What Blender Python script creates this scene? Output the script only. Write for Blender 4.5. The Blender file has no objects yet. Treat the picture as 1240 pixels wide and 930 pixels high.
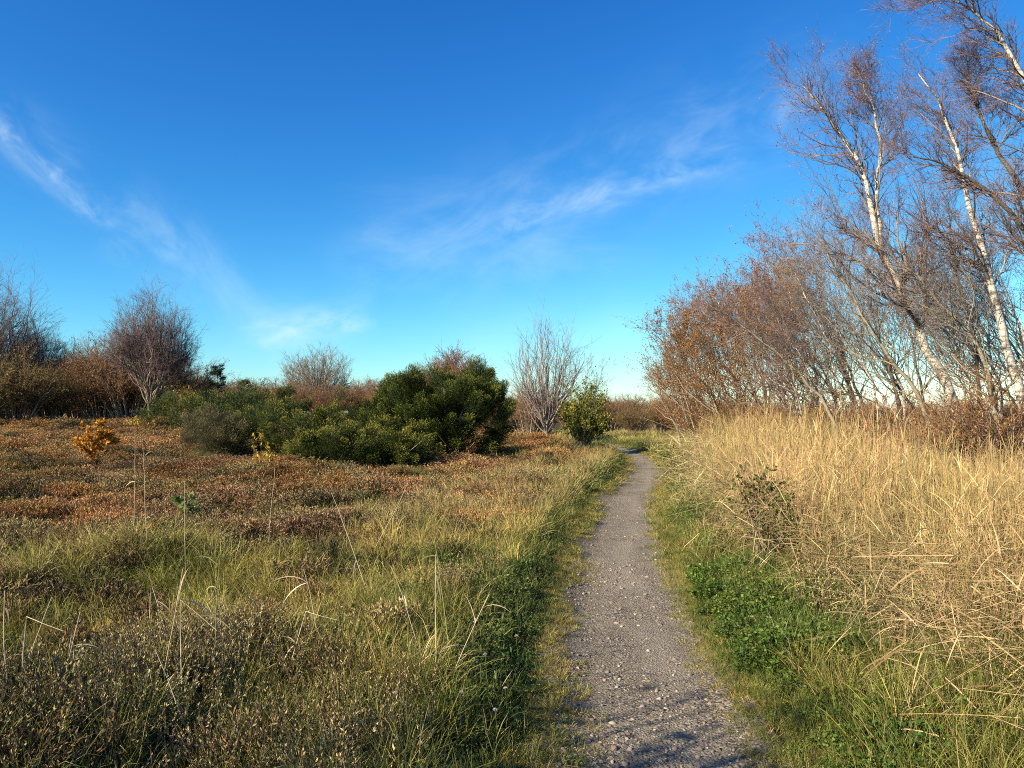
import bpy, math
import numpy as np
from mathutils import Vector

# ------------------------------------------------------------------ camera, sky, sun, exposure
sc = bpy.context.scene
col = sc.collection
R = math.radians
CAM_Z = 1.65
F = 930.0                      # focal length in photograph pixels
PITCH = 2.15
cd = bpy.data.cameras.new('camera')
cam = bpy.data.objects.new('camera', cd)
col.objects.link(cam)
cam.location = (0, 0, CAM_Z)
cam.rotation_euler = (R(90 + PITCH), 0, 0)
cd.lens = 27.0
cd.sensor_width = 36.0
cd.clip_start = 0.05
cd.clip_end = 6000
sc.camera = cam

SUN_AZ, SUN_EL = -123.0, 27.0   # degrees clockwise from +Y
world = bpy.data.worlds.new('World')
sc.world = world
world.use_nodes = True
nt = world.node_tree
N, L = nt.nodes, nt.links


def mth(nt, op, a, b=None, c=None, clamp=False):
    n = nt.nodes.new('ShaderNodeMath')
    n.operation = op
    n.use_clamp = clamp
    for i, v in enumerate((a, b, c)):
        if v is None:
            continue
        if isinstance(v, (int, float)):
            n.inputs[i].default_value = v
        else:
            nt.links.new(v, n.inputs[i])
    return n.outputs[0]


sky = N.new('ShaderNodeTexSky')
sky.sky_type = 'NISHITA'
sky.sun_disc = False
sky.sun_elevation = R(SUN_EL)
sky.sun_rotation = R(SUN_AZ % 360)
sky.altitude = 0
sky.air_density = 1.0
sky.dust_density = 0.3
sky.ozone_density = 4.0
tc = N.new('ShaderNodeTexCoord')
sep = N.new('ShaderNodeSeparateXYZ')
L.new(tc.outputs['Generated'], sep.inputs[0])
yy = mth(nt, 'MAXIMUM', sep.outputs[1], 0.05)
U = mth(nt, 'DIVIDE', sep.outputs[0], yy)
V = mth(nt, 'DIVIDE', sep.outputs[2], yy)


def px2uv(px, py):
    return ((px - 620) / F, (500 - py) / F)


def wisp(p0, p1, width, nscale, stretch, lo, hi, amp, seed):
    """a streak of cirrus between two directions of the sky"""
    (u0, v0), (u1, v1) = px2uv(*p0), px2uv(*p1)
    ln = math.hypot(u1 - u0, v1 - v0)
    cx, sx = (u1 - u0) / ln, (v1 - v0) / ln
    du = mth(nt, 'SUBTRACT', U, u0)
    dv = mth(nt, 'SUBTRACT', V, v0)
    a = mth(nt, 'ADD', mth(nt, 'MULTIPLY', du, cx), mth(nt, 'MULTIPLY', dv, sx))
    b = mth(nt, 'SUBTRACT', mth(nt, 'MULTIPLY', dv, cx), mth(nt, 'MULTIPLY', du, sx))
    w = width / F
    g = mth(nt, 'EXPONENT', mth(nt, 'MULTIPLY', mth(nt, 'POWER', mth(nt, 'ABSOLUTE', mth(nt, 'DIVIDE', b, w)), 2.0), -1.0))
    t = mth(nt, 'DIVIDE', a, ln)
    e0 = mth(nt, 'MULTIPLY', mth(nt, 'ADD', t, 0.15), 4.0, clamp=True)
    e1 = mth(nt, 'MULTIPLY', mth(nt, 'SUBTRACT', 1.15, t), 4.0, clamp=True)
    cb = N.new('ShaderNodeCombineXYZ')
    L.new(mth(nt, 'MULTIPLY', a, nscale), cb.inputs[0])
    L.new(mth(nt, 'MULTIPLY', b, nscale * stretch), cb.inputs[1])
    cb.inputs[2].default_value = seed
    nz = N.new('ShaderNodeTexNoise')
    nz.inputs['Scale'].default_value = 1.0
    nz.inputs['Detail'].default_value = 7
    nz.inputs['Roughness'].default_value = 0.6
    nz.inputs['Distortion'].default_value = 0.5
    L.new(cb.outputs[0], nz.inputs['Vector'])
    mr = N.new('ShaderNodeMapRange')
    mr.interpolation_type = 'SMOOTHSTEP'
    L.new(nz.outputs['Fac'], mr.inputs[0])
    mr.inputs[1].default_value = lo
    mr.inputs[2].default_value = hi
    m = mth(nt, 'MULTIPLY', g, mth(nt, 'MULTIPLY', e0, e1))
    return mth(nt, 'MULTIPLY', mth(nt, 'MULTIPLY', m, mr.outputs[0]), amp)


W = [wisp((310, 400), (430, 385), 14, 14, 2.8, .35, .75, .32, 21.3), wisp((320, 425), (360, 400), 16, 12, 2.4, .35, .75, .25, 25.3),
     wisp((-40, 130), (230, 330), 34, 7, 2.2, .35, .8, .30, 1.3),
     wisp((-10, 150), (120, 260), 13, 14, 2.0, .42, .75, .38, 4.2),
     wisp((150, 250), (380, 440), 46, 6, 1.6, .38, .85, .2, 2.7),
     wisp((300, 395), (440, 390), 18, 9, 2.5, .35, .75, .40, 5.1),
     wisp((460, 330), (1010, 90), 55, 6, 2.2, .34, .85, .3, 7.7),
     wisp((600, 275), (880, 185), 20, 11, 2.4, .35, .75, .34, 9.9),
     wisp((430, 270), (760, 330), 50, 6, 2.5, .35, .8, .16, 11.9),
     wisp((560, 450), (780, 400), 60, 5, 2.5, .3, .8, .14, 13.9)]
tot = W[0]
for w_ in W[1:]:
    tot = mth(nt, 'ADD', tot, w_)
tot = mth(nt, 'MINIMUM', tot, 0.8)
# deeper, cleaner autumn blue: one curve per channel on the sky's own gradient
SKY = 0.11
spc = N.new('ShaderNodeSeparateColor')
L.new(sky.outputs[0], spc.inputs[0])
cmb = N.new('ShaderNodeCombineColor')
for i_, (k_, p_) in enumerate(((1.02, 1.95), (.96, 1.42), (.80, .98))):
    L.new(mth(nt, 'MULTIPLY', mth(nt, 'POWER', mth(nt, 'MULTIPLY', spc.outputs[i_], SKY), p_), k_ / SKY), cmb.inputs[i_])
mx = N.new('ShaderNodeMix')
mx.data_type = 'RGBA'
L.new(tot, mx.inputs[0])
L.new(cmb.outputs[0], mx.inputs[6])
mx.inputs[7].default_value = (3.9, 4.7, 5.0, 1)
bg = N['Background']
L.new(mx.outputs[2], bg.inputs[0])
bg.inputs[1].default_value = SKY

sd = bpy.data.lights.new('sun', 'SUN')
so = bpy.data.objects.new('sun', sd)
col.objects.link(so)
sd.energy = 5.0
sd.angle = R(0.55)
sd.color = (1.0, 0.87, 0.66)
sv = Vector((math.sin(R(SUN_AZ)) * math.cos(R(SUN_EL)), math.cos(R(SUN_AZ)) * math.cos(R(SUN_EL)), math.sin(R(SUN_EL))))
so.rotation_euler = sv.to_track_quat('Z', 'Y').to_euler()
so.location = sv * 50

sc.view_settings.view_transform = 'Standard'
sc.view_settings.look = 'None'
sc.view_settings.gamma = 1
sc.view_settings.exposure = 1.14
sc.view_settings.use_curve_mapping = False
sc.render.engine = 'CYCLES'
sc.cycles.max_bounces = 6
sc.cycles.transparent_max_bounces = 4
sc.cycles.use_denoising = False
sc.cycles.filter_width = 1.0

# ------------------------------------------------------------------ helpers
rng = np.random.default_rng(7)


def tag(o, label=None, cat=None, group=None, kind=None):
    for k, v in (('label', label), ('category', cat), ('group', group), ('kind', kind)):
        if v:
            o[k] = v
    return o


def smooth(a, b, x):
    t = np.clip((np.asarray(x, float) - a) / (b - a), 0, 1)
    return t * t * (3 - 2 * t)


def vnoise(x, y, seed=0):
    x = np.asarray(x, float); y = np.asarray(y, float)
    xi = np.floor(x).astype(np.int64); yi = np.floor(y).astype(np.int64)
    fx = x - xi; fy = y - yi
    fx = fx * fx * (3 - 2 * fx); fy = fy * fy * (3 - 2 * fy)

    def h(a, b):
        n = (a * 374761393 + b * 668265263 + seed * 1442695041) & 0xffffffff
        n = ((n ^ (n >> 13)) * 1274126177) & 0xffffffff
        return ((n ^ (n >> 16)) & 0xffff) / 65535.0
    return (h(xi, yi) * (1 - fx) + h(xi + 1, yi) * fx) * (1 - fy) + (h(xi, yi + 1) * (1 - fx) + h(xi + 1, yi + 1) * fx) * fy


def fbm(x, y, seed=0, octv=3):
    s = 0; a = 1; t = 0
    for i in range(octv):
        s = s + a * vnoise(x * 2 ** i, y * 2 ** i, seed + 17 * i); t += a; a *= .5
    return s / t


PY = np.array([-30, 0, 3.6, 5.1, 7.7, 10.2, 15.3, 20.5, 25.6, 32, 38, 45, 60, 90, 200.])
PX = np.array([0.3, .60, .76, .84, 1.12, 1.42, 2.35, 3.55, 4.5, 5.05, 5.1, 4.2, 1.5, -2, -8.])
_yy = np.linspace(-30, 200, 2301)
_xx = np.interp(_yy, PY, PX)
_k = np.hanning(31); _k /= _k.sum()
_xx = np.convolve(np.pad(_xx, 15, mode='edge'), _k, 'valid')


def pathx(y):
    return np.interp(y, _yy, _xx)


def heath_mask(x, y):
    return smooth(0.9, 2.6, -(x - pathx(y)))


def H(x, y):
    x = np.asarray(x, float); y = np.asarray(y, float)
    s = x - pathx(y)
    d = np.hypot(x, y)
    near = 1 - smooth(60, 160, d)
    hm = heath_mask(x, y)
    z = smooth(16, 62, y) * smooth(2, -16, x) * 0.75
    z = z + hm * near * ((fbm(x / 1.25, y / 1.25, 3, 2) - .5) * .62 + (vnoise(x / 6, y / 6, 9) - .5) * .34 * smooth(4, 12, y))
    z = z + near * (1 - hm) * (fbm(x / 1.3, y / 1.3, 21, 2) - .5) * .08 * smooth(.45, .9, np.abs(s))
    z = z - .07 * (1 - smooth(.32, .68, np.abs(s))) + .05 * smooth(.5, 1.4, np.abs(s))
    z = z + near * (vnoise(x * 2.2, y * 2.2, 5) - .5) * .025
    z = z + smooth(70, 200, d) * .3
    # the path rides over two low swells in the distance
    z = z + .03 * np.exp(-((y - 23.0) / 1.6) ** 2) * np.exp(-(s / 3.0) ** 2) - .03 * np.exp(-((y - 19.5) / 1.4) ** 2) * np.exp(-(s / 3.0) ** 2)
    return z


class MB:
    def __init__(s):
        s.v = []; s.q = []; s.t = []; s.a = []; s.n = 0

    def add(s, v, q=None, t=None, var=None):
        v = np.asarray(v, np.float32).reshape(-1, 3)
        if q is not None and len(q): s.q.append(np.asarray(q, np.int64).reshape(-1, 4) + s.n)
        if t is not None and len(t): s.t.append(np.asarray(t, np.int64).reshape(-1, 3) + s.n)
        s.v.append(v)
        s.a.append(np.broadcast_to(np.asarray(.5 if var is None else var, np.float32), (len(v),)))
        s.n += len(v)

    def mesh(s, name, mat, smooth_=False):
        me = bpy.data.meshes.new(name)
        v = np.concatenate(s.v); a = np.concatenate(s.a)
        q = np.concatenate(s.q) if s.q else np.zeros((0, 4), np.int64)
        t = np.concatenate(s.t) if s.t else np.zeros((0, 3), np.int64)
        me.vertices.add(len(v)); me.vertices.foreach_set('co', v.ravel())
        me.loops.add(4 * len(q) + 3 * len(t))
        me.loops.foreach_set('vertex_index', np.concatenate([q.ravel(), t.ravel()]).astype(np.int32))
        me.polygons.add(len(q) + len(t))
        st = np.concatenate([np.arange(len(q)) * 4, 4 * len(q) + np.arange(len(t)) * 3]).astype(np.int32)
        me.polygons.foreach_set('loop_start', st)
        if smooth_:
            me.polygons.foreach_set('use_smooth', np.ones(len(st), bool))
        me.update(calc_edges=True)
        at = me.attributes.new('var', 'FLOAT', 'POINT'); at.data.foreach_set('value', a.astype(np.float32))
        me.materials.append(mat)
        return me

    def build(s, name, mat, parent=None, smooth_=False):
        o = bpy.data.objects.new(name, s.mesh(name, mat, smooth_))
        col.objects.link(o)
        if parent is not None: o.parent = parent
        return o


def nrm(v):
    return v / np.maximum(np.linalg.norm(v, axis=-1, keepdims=True), 1e-9)


def tubes(mb, P, Rd, k=4, var=None):
    P = np.asarray(P, float); M, n, _ = P.shape
    Rd = np.broadcast_to(np.asarray(Rd, float), (M, n))
    T = np.empty_like(P); T[:, 1:-1] = P[:, 2:] - P[:, :-2]; T[:, 0] = P[:, 1] - P[:, 0]; T[:, -1] = P[:, -1] - P[:, -2]
    T = nrm(T)
    ch = nrm(P[:, -1] - P[:, 0])
    ref = np.where(np.abs(ch[:, 2:3]) > .8, np.array([[1., 0.3, 0]]), np.array([[0, 0.2, 1.]]))
    A = nrm(np.cross(T, ref[:, None, :])); B = np.cross(T, A)
    th = np.arange(k) * 2 * math.pi / k
    V_ = P[:, :, None, :] + Rd[:, :, None, None] * (np.cos(th)[None, None, :, None] * A[:, :, None, :] + np.sin(th)[None, None, :, None] * B[:, :, None, :])
    idx = np.arange(M * n * k).reshape(M, n, k)
    a = idx[:, :-1]; b = idx[:, 1:]
    q = np.stack([a, np.roll(a, -1, 2), np.roll(b, -1, 2), b], -1).reshape(-1, 4)
    vv = None if var is None else np.repeat(np.broadcast_to(np.asarray(var, float), (M,)), n * k)
    mb.add(V_.reshape(-1, 3), q=q, var=vv)


def ribbons(mb, P, Wd, side, var=None):
    """flat strips along (M,n,3); Wd (M,n) half widths; var (M,) or (M,n)"""
    P = np.asarray(P, float); M, n, _ = P.shape
    Wd = np.broadcast_to(np.asarray(Wd, float), (M, n)); side = nrm(side)[:, None, :]
    V_ = np.stack([P - side * Wd[..., None], P + side * Wd[..., None]], 2)
    idx = np.arange(M * n * 2).reshape(M, n, 2)
    q = np.stack([idx[:, :-1, 0], idx[:, :-1, 1], idx[:, 1:, 1], idx[:, 1:, 0]], -1).reshape(-1, 4)
    vv = None
    if var is not None:
        var = np.asarray(var, float)
        if var.ndim < 2: var = np.broadcast_to(var.reshape(-1, 1), (M, n))
        vv = np.repeat(var.reshape(-1), 2)
    mb.add(V_.reshape(-1, 3), q=q, var=vv)


def rdir(n, r=None):
    r = r or rng
    v = r.normal(size=(n, 3))
    return nrm(v)


def kites(mb, P, D, Ln, Wd, var=None, fold=.25, r=None):
    """leaves: one folded kite each, from base P along D"""
    P = np.asarray(P, float); M = len(P); D = nrm(np.broadcast_to(D, P.shape))
    S = nrm(np.cross(D, rdir(M, r))); Nn = np.cross(S, D)
    Ln = np.broadcast_to(Ln, (M,))[:, None]; Wd = np.broadcast_to(Wd, (M,))[:, None]
    mid = P + D * Ln * .45
    V_ = np.stack([P, mid - S * Wd + Nn * Wd * fold, P + D * Ln, mid + S * Wd + Nn * Wd * fold], 1)
    i = np.arange(M)[:, None] * 4
    t = np.concatenate([i + np.array([[0, 1, 2]]), i + np.array([[0, 2, 3]])])
    vv = None if var is None else np.repeat(np.broadcast_to(var, (M,)), 4)
    mb.add(V_.reshape(-1, 3), t=t, var=vv)


# ------------------------------------------------------------------ materials
def new_mat(name):
    m = bpy.data.materials.new(name); m.use_nodes = True
    return m, m.node_tree, m.node_tree.nodes['Principled BSDF']


def ramp(nt, fac, stops):
    r = nt.nodes.new('ShaderNodeValToRGB')
    e = r.color_ramp.elements
    while len(e) < len(stops): e.new(.5)
    for el, (p, c) in zip(e, stops):
        el.position = p; el.color = (*c, 1)
    if fac is not None: nt.links.new(fac, r.inputs[0])
    return r.outputs[0]


def attr(nt, name, typ='GEOMETRY'):
    a = nt.nodes.new('ShaderNodeAttribute'); a.attribute_type = typ; a.attribute_name = name
    return a


def leafy(m, nt, p, colr, trans, rough=.6, spec=.3):
    nt.links.new(colr, p.inputs['Base Color'])
    p.inputs['Roughness'].default_value = rough
    p.inputs['Specular IOR Level'].default_value = spec
    if trans > 0:
        tr = nt.nodes.new('ShaderNodeBsdfTranslucent'); nt.links.new(colr, tr.inputs[0])
        ms = nt.nodes.new('ShaderNodeMixShader'); ms.inputs[0].default_value = trans
        nt.links.new(p.outputs[0], ms.inputs[1]); nt.links.new(tr.outputs[0], ms.inputs[2])
        nt.links.new(ms.outputs[0], nt.nodes['Material Output'].inputs[0])
    return m


def mat_var(name, stops, trans=0.0, rough=.7, spec=.2):
    """colour picked by the per-leaf 'var' value"""
    m, nt, p = new_mat(name)
    a = attr(nt, 'var')
    return leafy(m, nt, p, ramp(nt, a.outputs['Fac'], stops), trans, rough, spec)


def mat_tint(name, dark, light, trans=.25, rough=.6, spec=.25, other=None, other_at=.8):
    """per-plant tint (instancer attribute) times a per-leaf multiplier; a few leaves take another colour"""
    m, nt, p = new_mat(name)
    a = attr(nt, 'var'); b = attr(nt, 'tint', 'INSTANCER')
    mul = ramp(nt, a.outputs['Fac'], [(0, dark), (1, light)])
    x = nt.nodes.new('ShaderNodeMix'); x.data_type = 'RGBA'; x.blend_type = 'MULTIPLY'; x.inputs[0].default_value = 1
    nt.links.new(b.outputs['Color'], x.inputs[6]); nt.links.new(mul, x.inputs[7])
    out = x.outputs[2]
    if other:
        st = mth(nt, 'GREATER_THAN', a.outputs['Fac'], other_at)
        y = nt.nodes.new('ShaderNodeMix'); y.data_type = 'RGBA'
        nt.links.new(st, y.inputs[0]); nt.links.new(out, y.inputs[6]); y.inputs[7].default_value = (*other, 1)
        out = y.outputs[2]
    return leafy(m, nt, p, out, trans, rough, spec)


def mat_ground():
    m, nt, p = new_mat('heath_soil')
    g = nt.nodes.new('ShaderNodeNewGeometry')
    n1 = nt.nodes.new('ShaderNodeTexNoise'); n1.inputs['Scale'].default_value = .35; n1.inputs['Detail'].default_value = 8; n1.inputs['Roughness'].default_value = .65
    n2 = nt.nodes.new('ShaderNodeTexNoise'); n2.inputs['Scale'].default_value = 14; n2.inputs['Detail'].default_value = 6
    nt.links.new(g.outputs['Position'], n1.inputs[0]); nt.links.new(g.outputs['Position'], n2.inputs[0])
    f = mth(nt, 'ADD', mth(nt, 'MULTIPLY', n1.outputs[0], .7), mth(nt, 'MULTIPLY', n2.outputs[0], .3))
    c = ramp(nt, f, [(.3, (.028, .02, .010)), (.45, (.06, .042, .018)), (.55, (.065, .058, .02)), (.7, (.10, .075, .03))])
    nt.links.new(c, p.inputs['Base Color']); p.inputs['Roughness'].default_value = .95
    p.inputs['Specular IOR Level'].default_value = .1
    b = nt.nodes.new('ShaderNodeBump'); b.inputs['Strength'].default_value = .8; b.inputs['Distance'].default_value = .03
    nt.links.new(n2.outputs[0], b.inputs['Height']); nt.links.new(b.outputs[0], p.inputs['Normal'])
    return m


def mat_path():
    m, nt, p = new_mat('trodden_gravel')
    g = nt.nodes.new('ShaderNodeNewGeometry')

    def noise(s, d=6, rgh=.6):
        n = nt.nodes.new('ShaderNodeTexNoise'); n.inputs['Scale'].default_value = s; n.inputs['Detail'].default_value = d; n.inputs['Roughness'].default_value = rgh
        nt.links.new(g.outputs['Position'], n.inputs[0]); return n.outputs[0]
    vo = nt.nodes.new('ShaderNodeTexVoronoi'); vo.inputs['Scale'].default_value = 70; nt.links.new(g.outputs['Position'], vo.inputs[0])
    a = noise(1.3); b = noise(40, 8, .75); c = noise(6)
    f = mth(nt, 'ADD', mth(nt, 'MULTIPLY', b, .6), mth(nt, 'MULTIPLY', a, .4))
    base = ramp(nt, f, [(.34, (.11, .083, .055)), (.5, (.215, .176, .122)), (.66, (.355, .30, .215))])
    st = ramp(nt, mth(nt, 'ADD', mth(nt, 'MULTIPLY', vo.outputs['Color'], .5), mth(nt, 'MULTIPLY', b, .5)), [(.3, (.05, .038, .028)), (.5, (.18, .15, .112)), (.72, (.42, .365, .285))])
    mx = nt.nodes.new('ShaderNodeMix'); mx.data_type = 'RGBA'
    nt.links.new(ramp(nt, c, [(.4, (0, 0, 0)), (.6, (1, 1, 1))]), mx.inputs[0]); nt.links.new(base, mx.inputs[6]); nt.links.new(st, mx.inputs[7])
    # moss creeping in where the path is least trodden
    at = attr(nt, 'var')
    mo = nt.nodes.new('ShaderNodeMix'); mo.data_type = 'RGBA'
    mf = mth(nt, 'MULTIPLY', mth(nt, 'SUBTRACT', mth(nt, 'ADD', at.outputs['Fac'], mth(nt, 'MULTIPLY', mth(nt, 'SUBTRACT', c, .5), 1.6)), .45), 3.0, clamp=True)
    nt.links.new(mth(nt, 'MULTIPLY', mf, .85), mo.inputs[0]); nt.links.new(mx.outputs[2], mo.inputs[6])
    nt.links.new(ramp(nt, b, [(.3, (.07, .055, .018)), (.7, (.22, .17, .045))]), mo.inputs[7])
    wr = nt.nodes.new('ShaderNodeMix'); wr.data_type = 'RGBA'
    nt.links.new(mth(nt, 'MULTIPLY', mth(nt, 'MULTIPLY', at.outputs['Fac'], -2.0, clamp=True), .75), wr.inputs[0])
    nt.links.new(mo.outputs[2], wr.inputs[6]); nt.links.new(ramp(nt, b, [(.3, (.215, .18, .135)), (.7, (.35, .30, .23))]), wr.inputs[7])
    nt.links.new(wr.outputs[2], p.inputs['Base Color']); p.inputs['Roughness'].default_value = .9
    p.inputs['Specular IOR Level'].default_value = .2
    bp = nt.nodes.new('ShaderNodeBump'); bp.inputs['Strength'].default_value = .9; bp.inputs['Distance'].default_value = .02
    nt.links.new(mth(nt, 'ADD', mth(nt, 'MULTIPLY', vo.outputs['Distance'], -.8), mth(nt, 'ADD', b, mth(nt, 'MULTIPLY', c, 2.5))), bp.inputs['Height']); nt.links.new(bp.outputs[0], p.inputs['Normal'])
    return m


def mat_birch(name, white=(.55, .50, .42), dark=(.05, .04, .035), amt=.5):
    m, nt, p = new_mat(name)
    tcn = nt.nodes.new('ShaderNodeTexCoord')
    mp = nt.nodes.new('ShaderNodeMapping'); mp.inputs['Scale'].default_value = (5, 5, 16)
    nt.links.new(tcn.outputs['Object'], mp.inputs[0])
    n = nt.nodes.new('ShaderNodeTexNoise'); n.inputs['Scale'].default_value = 1.0; n.inputs['Detail'].default_value = 7; n.inputs['Roughness'].default_value = .7
    nt.links.new(mp.outputs[0], n.inputs[0])
    n2 = nt.nodes.new('ShaderNodeTexNoise'); n2.inputs['Scale'].default_value = 2.2; n2.inputs['Detail'].default_value = 4
    nt.links.new(tcn.outputs['Object'], n2.inputs[0])
    f = mth(nt, 'ADD', mth(nt, 'MULTIPLY', n.outputs[0], .7), mth(nt, 'MULTIPLY', n2.outputs[0], .3))
    mid = tuple(w * .5 + d * .5 for w, d in zip(white, dark))
    c = ramp(nt, f, [(amt - .10, dark), (amt - .03, mid), (amt + .03, white), (1, white)])
    nt.links.new(c, p.inputs['Base Color']); p.inputs['Roughness'].default_value = .8
    b = nt.nodes.new('ShaderNodeBump'); b.inputs['Strength'].default_value = .5; b.inputs['Distance'].default_value = .02
    nt.links.new(n.outputs[0], b.inputs['Height']); nt.links.new(b.outputs[0], p.inputs['Normal'])
    return m


M_GROUND = mat_ground()
M_PATH = mat_path()
M_BIRCH = mat_birch('birch_bark')
M_GREY = mat_birch('grey_lichen_bark', (.27, .23, .16), (.06, .05, .035), .48)
M_DARK = mat_birch('dark_bark', (.13, .105, .08), (.035, .028, .022), .5)
M_LIMB = mat_var('limb_bark', [(0, (.09, .07, .05)), (1, (.34, .27, .20))])
M_LIMB_OLIVE = mat_var('olive_limb_bark', [(0, (.12, .10, .05)), (1, (.38, .31, .17))])
M_TWIG = mat_var('purple_twig', [(0, (.06, .04, .042)), (1, (.26, .18, .165))])
M_TWIG_BROWN = mat_var('brown_twig', [(0, (.08, .047, .026)), (1, (.30, .175, .095))])
M_TWIG_RED = mat_var('red_brown_twig', [(0, (.10, .048, .03)), (1, (.32, .17, .11))])
M_TWIG_PALE = mat_var('pale_twig', [(0, (.12, .09, .08)), (1, (.34, .27, .23))])
M_RUST = mat_var('rusty_leaf', [(0, (.15, .065, .025)), (.6, (.33, .15, .045)), (1, (.44, .26, .08))], .25)
M_OLIVE = mat_var('olive_leaf', [(0, (.06, .06, .015)), (.6, (.15, .13, .035)), (1, (.26, .19, .05))], .25)
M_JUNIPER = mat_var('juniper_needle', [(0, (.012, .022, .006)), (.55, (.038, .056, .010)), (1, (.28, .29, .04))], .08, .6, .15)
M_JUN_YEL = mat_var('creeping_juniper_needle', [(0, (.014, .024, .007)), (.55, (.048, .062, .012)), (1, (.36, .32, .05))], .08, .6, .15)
M_PINE = mat_var('pine_needle', [(0, (.015, .03, .012)), (1, (.05, .085, .035))], .1)
M_GORSE = mat_var('bright_bush_leaf', [(0, (.03, .045, .01)), (1, (.14, .16, .035))], .2)
M_WILLOW = mat_var('dull_bush_leaf', [(0, (.06, .055, .025)), (1, (.20, .17, .08))], .2)
M_YELGREEN = mat_var('yellow_green_leaf', [(0, (.05, .065, .012)), (.5, (.15, .165, .025)), (1, (.38, .31, .05))], .35)
M_ORANGE = mat_var('orange_leaf', [(0, (.28, .10, .015)), (.6, (.52, .24, .03)), (1, (.68, .38, .06))], .35)
M_YELLOW = mat_var('yellow_leaf', [(0, (.30, .16, .015)), (.6, (.55, .38, .04)), (1, (.6, .5, .08))], .35)
M_SAPLING = mat_var('sapling_leaf', [(0, (.06, .10, .02)), (1, (.20, .28, .06))], .35)
M_STRAW = mat_var('dry_reed_straw', [(0, (.36, .27, .15)), (1, (.66, .54, .36))], .2, .5, .4)
M_STRAW_GREEN = mat_var('half_green_reed', [(0, (.10, .13, .05)), (1, (.34, .34, .14))], .25, .5, .4)
M_FLOWER = mat_var('pale_flower', [(0, (.45, .32, .36)), (1, (.75, .66, .68))], .2)
M_STEMG = mat_var('green_stem', [(0, (.06, .08, .02)), (1, (.14, .16, .05))], .1)

# ------------------------------------------------------------------ ground and path
def axis(parts):
    out = []
    for a, b, st in parts:
        out.append(np.arange(a, b, st))
    return np.concatenate(out + [np.array([parts[-1][1]])])


gx = axis([(-1600, -400, 200), (-400, -120, 30), (-120, -40, 4), (-40, -12, .7), (-12, 12, .16), (12, 40, .7), (40, 120, 4), (120, 400, 30), (400, 1600, 200)])
gy = axis([(-400, -40, 40), (-40, -4, 2), (-4, 1.5, .4), (1.5, 14, .12), (14, 36, .3), (36, 90, 1.2), (90, 180, 6), (180, 400, 30), (400, 2600, 200)])
GX, GY = np.meshgrid(gx, gy)
GZ = H(GX, GY)
gi = np.arange(GX.size).reshape(GX.shape)
mb = MB()
mb.add(np.stack([GX, GY, GZ], -1).reshape(-1, 3), q=np.stack([gi[:-1, :-1], gi[:-1, 1:], gi[1:, 1:], gi[1:, :-1]], -1).reshape(-1, 4))
tag(mb.build('ground', M_GROUND, smooth_=True), kind='structure')

py_ = np.concatenate([np.arange(-6, 2, .4), np.arange(2, 14, .06), np.arange(14, 50, .25)])
ss = np.linspace(-.76, .54, 26)
SX, SY = np.meshgrid(ss, py_)
edge = (fbm(SY * 1.3, SX * 0 + 3, 31, 3) - .5) * .28
edge2 = (fbm(SY * 1.5, SX * 0 + 9, 37, 3) - .5) * .22
PXX = pathx(SY) + SX + np.where(SX < 0, edge * (-SX / .76), edge2 * SX / .54)
PZ = H(PXX, SY) + .008
gi = np.arange(SX.size).reshape(SX.shape)
wear = np.exp(-((SX - .10 + .10 * np.sin(SY * .9)) / .17) ** 2) * smooth(.30, .55, fbm(SX * 1.2 + 4, SY / 1.1, 201, 3))
mossv = -.5 * wear + smooth(-.24, -.62, SX) * .75 + smooth(.28, .52, SX) * .7
mb = MB()
mb.add(np.stack([PXX, SY, PZ], -1).reshape(-1, 3), q=np.stack([gi[:-1, :-1], gi[:-1, 1:], gi[1:, 1:], gi[1:, :-1]], -1).reshape(-1, 4), var=mossv.reshape(-1))
tag(mb.build('path', M_PATH, smooth_=True), kind='structure')

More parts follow.
